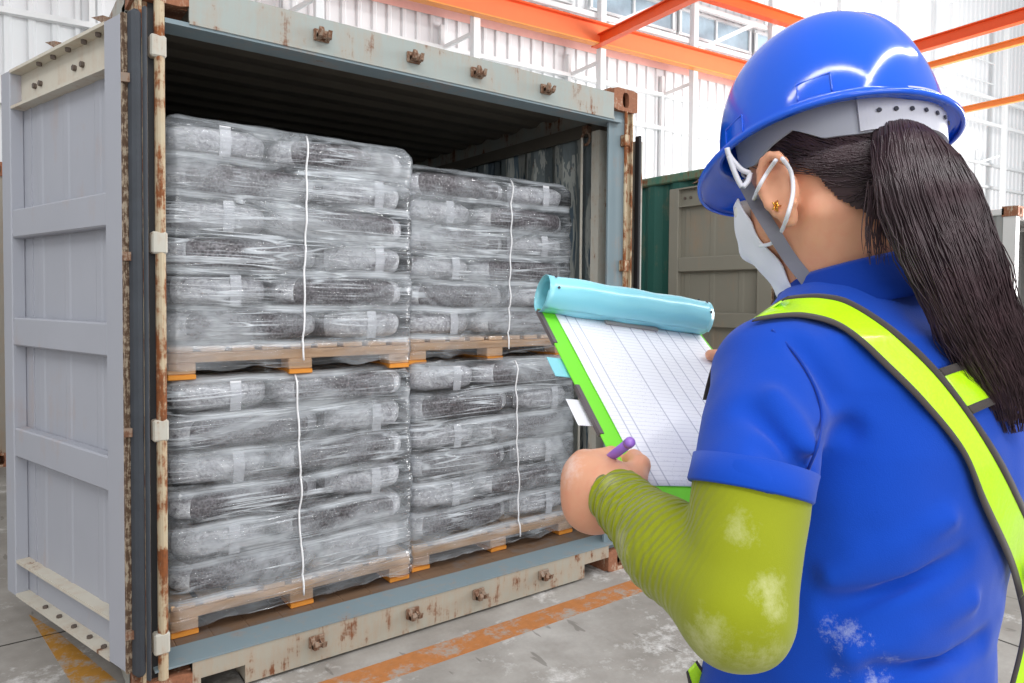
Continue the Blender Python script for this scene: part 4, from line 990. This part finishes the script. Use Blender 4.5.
ff = [(j*(thn+1)+i, j*(thn+1)+i+1, (j+1)*(thn+1)+i+1, (j+1)*(thn+1)+i) for j in range(cn) for i in range(thn)]
msk = arrobj('face_mask', np.array(mv), ff, M['mask'], person); sm = msk.modifiers.new('solid', 'SOLIDIFY'); sm.thickness = .0015; sm.offset = 1
def surf(px, py, off, fb):
    t = raycast(skin, np.array([px]), np.array([py]))[0]
    return E3(px, py, (t if not np.isnan(t) else fb)-off)
etube('ear_loop', spline([surf(760, 246, .006, .70), surf(772, 243, .005, .69), surf(781, 232, .004, .69), surf(788, 214, .005, .68), surf(793, 192, .004, .68), surf(791, 172, .006, .68), surf(782, 158, .008, .68)], 30), .0021, M['white_strap'], msk, 8)
etube('ear_loop', spline([surf(776, 160, .006, .69), surf(767, 173, .004, .70), surf(759, 187, .003, .71), surf(752, 204, .003, .72)], 16), .0021, M['white_strap'], msk, 8)
ec = surf(776, 206, .003, .69)
mb = MB()
for k in range(5):
    t = 2*math.pi*k/5; mb.tube([toW(ec), toW(ec+A3(math.cos(t)*.005, math.sin(t)*.006, -.001))], [.0016, .0006], 6)
mb.tube([toW(ec+A3(.0, .0045*math.cos(t), .0045*math.sin(t))) for t in np.linspace(0, 6.28, 16)], .0009, 6); obj('earring', mb, M['gold'], person, smooth=True)

# --- helmet
def kp(a, b, c): return KO+a*KF+b*KL+c*KU
def helmet_mesh(nt=120):
    vv = []; rings = 0
    prof = [('d', i/30) for i in range(31)]+[('b', t) for t in (.15, .35, .6, .85, 1.)]+[('r', 0), ('r', 1)]
    for kind, t in prof:
        for k in range(nt):
            th = 2*math.pi*k/nt; ct, st = math.cos(th), math.sin(th)
            ra = (.1191 if ct > 0 else .1055); rb = .1106; R = 1/((abs(ct)/ra)**2.2+(abs(st)/rb)**2.2)**(1/2.2)
            fr = max(0, ct); bw = .0115+.0266*fr**3+.004*max(0, -ct)**2; dr = .0-.0215*fr**2
            if kind == 'd':
                phi = (1-t)*math.pi/2; r = R*math.cos(phi)**.86; c = .1435*math.sin(phi)**.92; 
                y = r*st; ridge = .0045*math.exp(-(y/.014)**4)*min(1, c/.05)*(1 if ct > -2 else 0); c += ridge
                a_, b_ = r*ct, r*st
            elif kind == 'b': r = R+bw*t; c = .000+dr*(t**1.3); a_, b_ = r*ct, r*st; c += .002*math.sin(math.pi*t)
            else: r = R+bw-(.0005 if t == 0 else .004); c = dr-(.005 if t == 0 else .0055); a_, b_ = r*ct, r*st
            vv.append(kp(a_, b_, c))
        rings += 1
    ff = [(i*nt+k, i*nt+(k+1) % nt, (i+1)*nt+(k+1) % nt, (i+1)*nt+k) for i in range(rings-1) for k in range(nt)]
    return np.array(vv), ff
vv, ff = helmet_mesh(); hel = arrobj('safety_helmet', vv, ff, M['helmet'], person); sm = hel.modifiers.new('solid', 'SOLIDIFY'); sm.thickness = .0025; sm.offset = -1
hel['label'] = 'glossy blue hard hat with grey headband'
# headband
n = 96; prof = []; vv = []
def band(th0, th1, lo_f, hi_f, r0, name, mat, nn=90, th_=.0025, grow=0.):
    vv = []
    for k in range(nn+1):
        th = th0+(th1-th0)*k/nn; ct, st = math.cos(th), math.sin(th); R = 1/((abs(ct)/.103)**2+(abs(st)/.087)**2)**.5+grow
        lo_, hi_ = lo_f(th), hi_f(th)
        for r, c in ((R, lo_), (R+.004, hi_), (R+.004-th_, hi_), (R-th_, lo_)): vv.append(kp(r*ct, r*st, c))
    ff = [(k*4+i, k*4+(i+1) % 4, (k+1)*4+(i+1) % 4, (k+1)*4+i) for k in range(nn) for i in range(4)]+[(0, 1, 2, 3), (nn*4+3, nn*4+2, nn*4+1, nn*4)]
    return arrobj(name, np.array(vv), ff, mat, hel, smooth=False)
def blo(th): return np.interp(abs(math.degrees(th)), [0, 40, 57, 75, 93, 100, 112, 130, 150, 180, 212, 260], [-.0, -.012, -.02, -.011, -.005, -.012, -.025, -.029, -.030, -.027, -.027, -.027])
band(-math.pi, math.pi, blo, lambda th: blo(th)+.042, 0, 'headband', M['grey_plastic'], 140)
band(math.radians(132), math.radians(212), lambda th: -.0285, lambda th: .012, 0, 'adjuster_plate', M['light_plastic'], 40, .003, .0035)
for i in range(7):
    th = math.radians(142+i*8.5); ct, st = math.cos(th), math.sin(th); R = 1/((abs(ct)/.103)**2+(abs(st)/.087)**2)**.5+.0055; mb = MB()
    a_ = toW(kp((R+.0006)*ct, (R+.0006)*st, -.011)); b_ = toW(kp((R+.0016)*ct, (R+.0016)*st, -.011)); mb.tube([a_, b_], .0023, 10); obj('adjuster_slot', mb, M['hole'], hel)
# raised rectangular moulding on the shell side
for th0, c0 in ((112, .018), (62, .014)):
    th = math.radians(th0); pts = []
    def shell_pt(th, c, off=.0006):
        ct, st = math.cos(th), math.sin(th); ra = (.1191 if ct > 0 else .1055); R = 1/((abs(ct)/ra)**2.2+(abs(st)/.1106)**2.2)**(1/2.2); sp_ = min(1, max(0, (c/.1435)))**(1/.92); r = R*math.sqrt(max(0, 1-sp_**2))**.86+off
        return kp(r*ct, r*st, c)
    w_ = math.radians(8); pts = [shell_pt(th-w_, c0-.008), shell_pt(th-w_, c0+.010), shell_pt(th+w_, c0+.012), shell_pt(th+w_, c0-.008)]
    dense = []
    for i in range(3): dense += [pts[i]+(pts[i+1]-pts[i])*t for t in np.linspace(0, 1, 8, endpoint=False)]
    etube('moulding', dense+[pts[3]], .0009, M['helmet'], hel, 6)
# chin strap and clip
def ribbon(name, ctr, wdir, width, thick, mat, parent):
    mb = MB(); m = len(ctr); vv = []
    for i in range(m):
        t = nrm_(ctr[min(i+1, m-1)]-ctr[max(i-1, 0)]); view = nrm_(-ctr[i]); w_ = nrm_(np.cross(t, view)); nn = np.cross(w_, t); wd = width if not hasattr(width, '__len__') else width[i]
        for a, b in ((-.5, -.5), (.5, -.5), (.5, .5), (-.5, .5)): vv.append(ctr[i]+w_*a*wd+nn*b*thick)
    ff = [(k*4+i, k*4+(i+1) % 4, (k+1)*4+(i+1) % 4, (k+1)*4+i) for k in range(m-1) for i in range(4)]+[(0, 1, 2, 3), (m*4-1, m*4-2, m*4-3, m*4-4)]
    return arrobj(name, np.array(vv), ff, mat, parent, smooth=False)
cs = spline([surf(743, 180, .010, .738), surf(757, 206, .012, .732), surf(772, 230, .009, .69), surf(789, 257, .007, .69), surf(806, 279, .004, .70), surf(812, 290, .002, .71)], 36)
ribbon('chin_strap', cs, None, .0135, .0015, M['webbing'], hel)
etube('strap_clip', spline([E3(727, 148, .73), E3(729, 155, .73), E3(735, 163, .73), E3(742, 170, .73), E3(750, 173, .73)], 14), .0028, M['light_plastic'], hel)
etube('strap_clip', spline([E3(729, 156, .73), E3(733, 168, .73), E3(738, 180, .73), E3(742, 187, .73)], 12), .0028, M['light_plastic'], hel)
etube('strap_clip', spline([E3(750, 173, .73), E3(748, 181, .73), E3(743, 187, .73)], 10), .0028, M['light_plastic'], hel)

# --- hair
def cap_sdf(p): return smin(smin(cranium(p), cone(p, hp(-.02, 0, -.05), NECK, .053, .060), .03), cone(p, hp(.01, 0, -.075), NECK+A3(-.02, .02, .03), .040, .05), .03)-.0050
def hair_keep(q):
    a, b, c = q[:, 0], q[:, 1], q[:, 2]; line = np.interp(a, [-.10, -.05, -.03, -.012, -.004, .02, .05, .07, .12], [-.092, -.100, -.092, -.058, -.012, .006, .028, .045, .05]); return c > line
vs, fs = nets(cap_sdf, H0-.14, H0+.14, .0035); keep = hair_keep(hl(vs)); fs = fs[keep[fs].all(1)]; used = np.unique(fs); rem = -np.ones(len(vs), int); rem[used] = np.arange(len(used)); hv = vs[used]; hf = rem[fs]
g = grad(cap_sdf, hv); tie = E3(914, 156, .668)
hv = tuck(hv)
hair = arrobj('hair', tuck(hv, .0055), hf, M['hair'], person)
sv, sf = [], []
def strand(pts, r0, r1):
    m = len(pts); base = len(sv); 
    for i in range(m):
        t = nrm_(pts[min(i+1, m-1)]-pts[max(i-1, 0)]); a = np.cross(t, A3(.3, .2, 1)); a = nrm_(a); b = np.cross(t, a); r = r0+(r1-r0)*(i/(m-1))**2
        for k in range(3): th = 2.094*k; sv.append(pts[i]+r*(math.cos(th)*a+math.sin(th)*b))
    for i in range(m-1):
        for k in range(3): sf.append((base+i*3+k, base+i*3+(k+1) % 3, base+(i+1)*3+(k+1) % 3, base+(i+1)*3+k))
def on_cap(P_, off):
    for _ in range(4): gg = grad(cap_sdf, P_); P_ = P_-gg*(cap_sdf(P_)-off)[:, None]
    return P_
hv_t = hv
cand = hv[rng.choice(len(hv), 2400)]; ql = hl(cand); cand = cand[(ql[:, 2] < .05) & (ql[:, 1] > -.07)]
for c0 in cand[:1500]:
    k = 14; tt = np.linspace(0, 1, k)[:, None]; jt = tie+rng.normal(0, .010, 3); line = c0+(jt-c0)*tt; sag = np.sin(tt[:, 0]*math.pi)*rng.normal(.004, .004); line[:, 1] -= sag
    off = .0006+.003*tt[:, 0]*rng.random()+.0008*rng.random(); L2 = on_cap(line, off); q = hair_keep(hl(L2)); 
    if q.mean() > .6: strand(tuck(L2), .00060, .00045)
# ponytail
gpx = [(903, 132, .692), (914, 158, .655), (931, 200, .632), (950, 250, .626), (968, 300, .628), (985, 332, .632), (1001, 365, .638), (1014, 400, .645), (1020, 432, .65)]
gc = spline([E3(*q) for q in gpx], 40); gr = np.interp(np.linspace(0, 8, 40), range(9), [.026, .037, .041, .040, .036, .033, .030, .023, .015])
mb = MB(); vv = []; 
def frames(gc):
    T = np.gradient(gc, axis=0); T /= np.linalg.norm(T, axis=1)[:, None]; Wd = np.cross(T, A3(0, 0, 1)); Wd /= np.linalg.norm(Wd, axis=1)[:, None]; return T, Wd, np.cross(Wd, T)
T_, WD, DP = frames(gc); nn = 36
for i in range(34):
    rr_ = gr[i]*(.82 if i < 24 else .82*(1-(i-24)/11))
    for k in range(nn):
        th = 2*math.pi*k/nn; rr2 = rr_*(1+.05*math.sin(5*th+i*.1)+.03*math.sin(11*th)); vv.append(gc[i]+WD[i]*math.cos(th)*rr2+DP[i]*math.sin(th)*rr2*.55)
ff = [(i*nn+k, i*nn+(k+1) % nn, (i+1)*nn+(k+1) % nn, (i+1)*nn+k) for i in range(33) for k in range(nn)]+[tuple(range(nn))]
tail = arrobj('ponytail', np.array(vv), ff, M['hair'], person)
for s in range(2600):
    th = rng.random()*2*math.pi; rad = math.sqrt(rng.random())*.35+.68; rad = min(rad, 1.02+rng.random()*.06); fly = rng.random() < .09; 
    endk = max(20, int(40-abs(rng.normal(0, 8)))); tw = rng.normal(0, .25); ph1 = rng.random()*6.28; amp = rng.random()*.0030*(2.5 if fly else 1); idxs = np.arange(0, endk, 2) if not fly else np.arange(4, endk, 2); pts = []
    clump = .18*math.sin(round(th*9)/9*23)
    for i in idxs:
        f = i/40; r = gr[i]*rad*(1+(.25 if fly else .05)*f*math.sin(ph1)); t2 = th+tw*f; r *= 1-(clump*.5+.12*math.sin(ph1*3))*max(0, f-.35)
        w1 = math.cos(t2)*r+amp*math.sin(i*.5+ph1); d1 = math.sin(t2)*r*.58; pts.append(gc[i]+WD[i]*w1+DP[i]*d1)
    strand(np.array(pts), .00065, .00025)
# lock of hair at the nape, curling down beside the ponytail
for s in range(46):
    x0_ = rng.uniform(868, 890); a = E3(x0_, rng.uniform(178, 200), .655); b = E3(x0_-rng.uniform(0, 9), rng.uniform(222, 240), .652); c_2 = E3(x0_-rng.uniform(-2, 8), rng.uniform(246, 266), .655); strand(spline([a, b, c_2], 10), .0006, .00015)
arrobj('hair_strands', np.array(sv), sf, M['hair'], hair, smooth=True, fixn=False)

# --- reflective harness vest
def strap_sheet(Le, Re, name, parent, off=.0045, n=70, w_=9, fb=.70, depths=None):
    Le = spline(Le, n); Re = spline(Re, n); G = np.zeros((n, w_, 2)); 
    for i in range(n):
        for j in range(w_):
            s = j/(w_-1); q = Le[i]*(1-s)+Re[i]*s
            G[i, j] = q
    t = raycast(shirt, G[..., 0], G[..., 1], off=off) if depths is None else np.full((n, w_), np.nan)
    if depths is not None: t = np.tile(np.interp(np.linspace(0, 1, n), np.linspace(0, 1, len(depths)), depths)[:, None], (1, w_))
    # fill misses from neighbours
    for _ in range(200):
        bad = np.isnan(t)
        if not bad.any(): break
        pd = np.pad(t, 1, constant_values=np.nan); nb = np.stack([pd[:-2, 1:-1], pd[2:, 1:-1], pd[1:-1, :-2], pd[1:-1, 2:]]); 
        with np.errstate(all='ignore'): m_ = np.nanmean(nb, 0)
        t = np.where(bad, m_, t)
    for _ in range(3): pd = np.pad(t, 1, mode='edge'); t = .5*t+.125*(pd[:-2, 1:-1]+pd[2:, 1:-1]+pd[1:-1, :-2]+pd[1:-1, 2:])
    pts = np.stack([(G[..., 0]-512)/FPX*t, -(G[..., 1]-PY)/FPX*t, t], -1)
    def sheet(j0, j1, nm, mat, par, dz=0.):
        vv = pts[:, j0:j1+1].reshape(-1, 3)*(1-dz); m = j1-j0+1; ff = [(i*m+j, i*m+j+1, (i+1)*m+j+1, (i+1)*m+j) for i in range(n-1) for j in range(m-1)]
        o = arrobj(nm, vv, ff, mat, par); md = o.modifiers.new('solid', 'SOLIDIFY'); md.thickness = .0014; md.offset = 1 ; return o
    return sheet, pts, w_
def strap(Le, Re, name, parent=None, **k):
    sheet, pts, w_ = strap_sheet(Le, Re, name, parent, w_=13, **k)
    s = sheet(0, w_-1, name, M['neon'], parent or person)
    sheet(0, 2, 'binding', M['binding'], s, .0022); sheet(w_-3, w_-1, 'binding', M['binding'], s, .0022); return s
v1 = strap([(752, 322), (778, 318), (804, 318), (834, 326), (858, 342), (882, 365), (922, 405), (962, 455), (982, 506), (1007, 561), (1018, 600)],
           [(789, 297), (806, 295), (825, 295), (848, 300), (879, 318), (911, 343), (942, 375), (972, 415), (1002, 461), (1026, 510), (1050, 560)], 'vest_strap')
strap([(972, 414), (985, 408), (1000, 402), (1015, 398), (1028, 394)], [(938, 369), (960, 362), (985, 357), (1008, 352), (1026, 349)], 'vest_strap', n=30, off=.004)
# strap over the shoulder and down the front, seen edge-on beyond the arm
strap([(752, 322), (738, 331), (724, 345), (714, 362), (708, 380), (703, 400)], [(789, 297), (775, 305), (762, 322), (752, 345), (748, 370), (748, 400)], 'vest_strap', n=30, depths=[.665, .70, .72, .74, .755, .77])
# loose end at the right side and a piece below the elbow
strap([(1018, 600), (1022, 622), (1018, 650), (1008, 690)], [(1050, 560), (1052, 600), (1046, 650), (1036, 690)], 'vest_strap', n=24, depths=[.70, .70, .70, .70])
strap([(686, 672), (690, 690), (698, 715)], [(697, 660), (712, 684), (722, 712)], 'vest_strap', n=12, depths=[.735, .735, .735])

# ------------------------------------------------------------------ clipboard, papers, rolled cover, pen
Mb = Matrix(((toW(BU)-CAM).tolist(), (toW(BV)-CAM).tolist(), (toW(BN)-CAM).tolist())).transposed().to_4x4(); Mb.translation = Vector(toW(BT).tolist())
M['green_board'] = plain('lime_green_board', srgb(124, 226, 50), .35, var=.05); M['clip_dark'] = plain('dark_edge_strip', srgb(96, 88, 90), .5)
def paper_mat():
    k = NT('printed_sheet', .6, 0, .2); uv = k.sep('UV'); base = srgb(240, 240, 246)
    def ln(v, cnt, w_): f = k.math('FRACT', k.math('MULTIPLY', v, cnt)); return k.ramp(f, (0., 1.), (w_, 0.), interp='CONSTANT')
    rows = ln(uv[1], 44., .16); r1 = k.ramp(k.math('MULTIPLY', rows, k.ramp(uv[1], (.06, 1.), (.94, 1.), (.95, 0.), interp='CONSTANT')), (0., 0.), (1., .22))
    cols_ = None
    for x in (.06, .12, .34, .47, .56, .65, .74, .83, .94):
        d = k.ramp(k.math('ABSOLUTE', k.math('SUBTRACT', uv[0], x)), (0., .5), (.0022, 0.), interp='CONSTANT'); cols_ = d if cols_ is None else k.math('MAXIMUM', cols_, d)
    g = k.mix(k.math('MAXIMUM', r1, cols_), base, srgb(120, 120, 150))
    sc = k.ramp(k.noise(60, 3, .7, k.co('UV', scale=(3, 1.2, 1))), (.60, 0.), (.64, .4)); zone = k.ramp(uv[0], (.13, 0.), (.14, 1.), (.33, 1.), (.34, 0.), interp='CONSTANT'); zone2 = k.ramp(uv[0], (.57, 0.), (.575, .7), (.64, .7), (.65, 0.), interp='CONSTANT')
    g = k.mix(k.math('MULTIPLY', sc, k.math('MAXIMUM', zone, zone2)), g, srgb(110, 110, 140)); k.col(g); return k.m
M['paper'] = paper_mat(); M['paper_plain'] = plain('white_paper', srgb(238, 238, 244), .6)
def cyan():
    k = NT('cyan_plastic', .25, 0, .6); k.col(srgb(150, 226, 240)); n = k.noise(9, 2, .5, k.co(scale=(1, 1, 1))); k.set(k.b, 'Normal', k.bump(n, .5, .012)); k.b.inputs['Transmission Weight'].default_value = .15; return k.m
M['cyan'] = cyan()
clip = thing('clipboard', 'lime green clipboard with a printed form, held open in both hands', 'clipboard', toW(bp(BW/2, BH/2)))
mb = MB(); mb.box(0, 0, -.003, BW, BH, .0, Mb, b=.001); obj('board', mb, M['green_board'], clip)
mb = MB(); mb.box(-.0015, .004, -.0045, .004, .075, .0012, Mb); obj('edge_strip', mb, M['clip_dark'], clip)
mb = MB(); mb.box(-.0015, .155, -.0045, .004, .235, .0012, Mb); obj('edge_strip', mb, M['clip_dark'], clip)
mb = MB(); mb.box(.10, .004, .001, .19, .020, .006, Mb, b=.002); obj('clip_bar', mb, M['grey_steel'], clip)
mb = MB(); mb.box(-.018, .10, -.006, .02, .135, -.005, Mb); o = obj('index_tab', mb, M['cyan'], clip); o['label'] = 'cyan tab'
# form
def sheet_obj(u0, v0, u1, v1, n0, mat, name, label, cat, wav=.0008, group=None):
    mb = MB(); nu, nv = 24, 30; vv = []; uv = []
    for j in range(nv+1):
        for i in range(nu+1):
            a = i/nu; b = j/nv; u = u0+(u1-u0)*a; v = v0+(v1-v0)*b; z = n0+wav*(1+mn.noise(Vector((u*14, v*14, n0*900)))); vv.append(toW(bp(u, v, z))); uv.append((a, 1-b))
    ff = [(j*(nu+1)+i, j*(nu+1)+i+1, (j+1)*(nu+1)+i+1, (j+1)*(nu+1)+i) for j in range(nv) for i in range(nu)]
    mb.v = [tuple(q) for q in vv]; mb.f = ff; mb.m = [0]*len(ff); mb.uv = uv; o = obj(name, mb, mat, smooth=True); md = o.modifiers.new('solid', 'SOLIDIFY'); md.thickness = .0003
    return tag(o, label, cat, group)
sheet_obj(.024, .008, BW-.006, .308, .0006, M['paper'], 'printed_form', 'white printed table form lying on the lime green clipboard', 'paper')
sheet_obj(-.017, .172, .06, .215, -.0085, M['paper_plain'], 'loose_paper', 'corner of a white sheet sticking out behind the clipboard edge', 'paper').location
sheet_obj(.10, .30, BW-.02, BH+.035, -.0070, M['paper_plain'], 'loose_paper', 'white sheet hanging below the bottom edge of the clipboard', 'paper')
# rolled cyan cover
mb = MB(); nu, nt = 30, 40; vv = []; R_roll = .0275
for i in range(nu+1):
    for k in range(nt+1):
        t = k/nt; th = math.radians(-100+415*t); rr = R_roll*(1-.10*t)+.0008*math.sin(i*.7+k*.3); u = .001+(BW-.002)*i/nu+.004*math.sin(th)
        vv.append(toW(bp(u, -.006-rr*math.sin(th)*-1*1.0*-1, .020+rr*math.cos(th)*-1*-1+0)))
ff = [(i*(nt+1)+k, i*(nt+1)+k+1, (i+1)*(nt+1)+k+1, (i+1)*(nt+1)+k) for i in range(nu) for k in range(nt)]
mb.v = [tuple(q) for q in vv]; mb.f = ff; mb.m = [0]*len(ff); roll = obj('rolled_cover', mb, M['cyan'], clip, smooth=True); md = roll.modifiers.new('solid', 'SOLIDIFY'); md.thickness = .0008; roll['label'] = 'pale cyan plastic cover rolled over the top'
for uu in (.012, BW-.010):
    for a in (-35, 5, 45):
        th = math.radians(a+90-60); 
        c0 = bp(uu, -.006-R_roll*math.sin(math.radians(a)), .020+R_roll*math.cos(math.radians(a))); d0 = bp(uu, -.006-(R_roll+.0012)*math.sin(math.radians(a)), .020+(R_roll+.0012)*math.cos(math.radians(a)))
        mb = MB(); mb.tube([toW(c0), toW(d0)], .0019, 10); obj('punch_hole', mb, M['hole'], roll)
# pen
pa, pb = E3(629, 443, .672), E3(594, 470, .775)
M['purple'] = plain('purple_plastic', srgb(150, 104, 196), .3)
pd = nrm_(pb-pa); pen = thing('pen', 'purple pen held in the left hand over the clipboard edge', 'pen', toW(pb))
etube('barrel', [pa, pa+pd*.11], .0048, M['purple'], pen, 14); etube('cap_end', [pa-pd*.006, pa-pd*.004, pa+pd*.002], [.0032, .0052, .0054], M['purple'], pen, 14)
etube('tip', [pa+pd*.11, pa+pd*.122], [.0045, .0010], M['grey_plastic'], pen, 12)
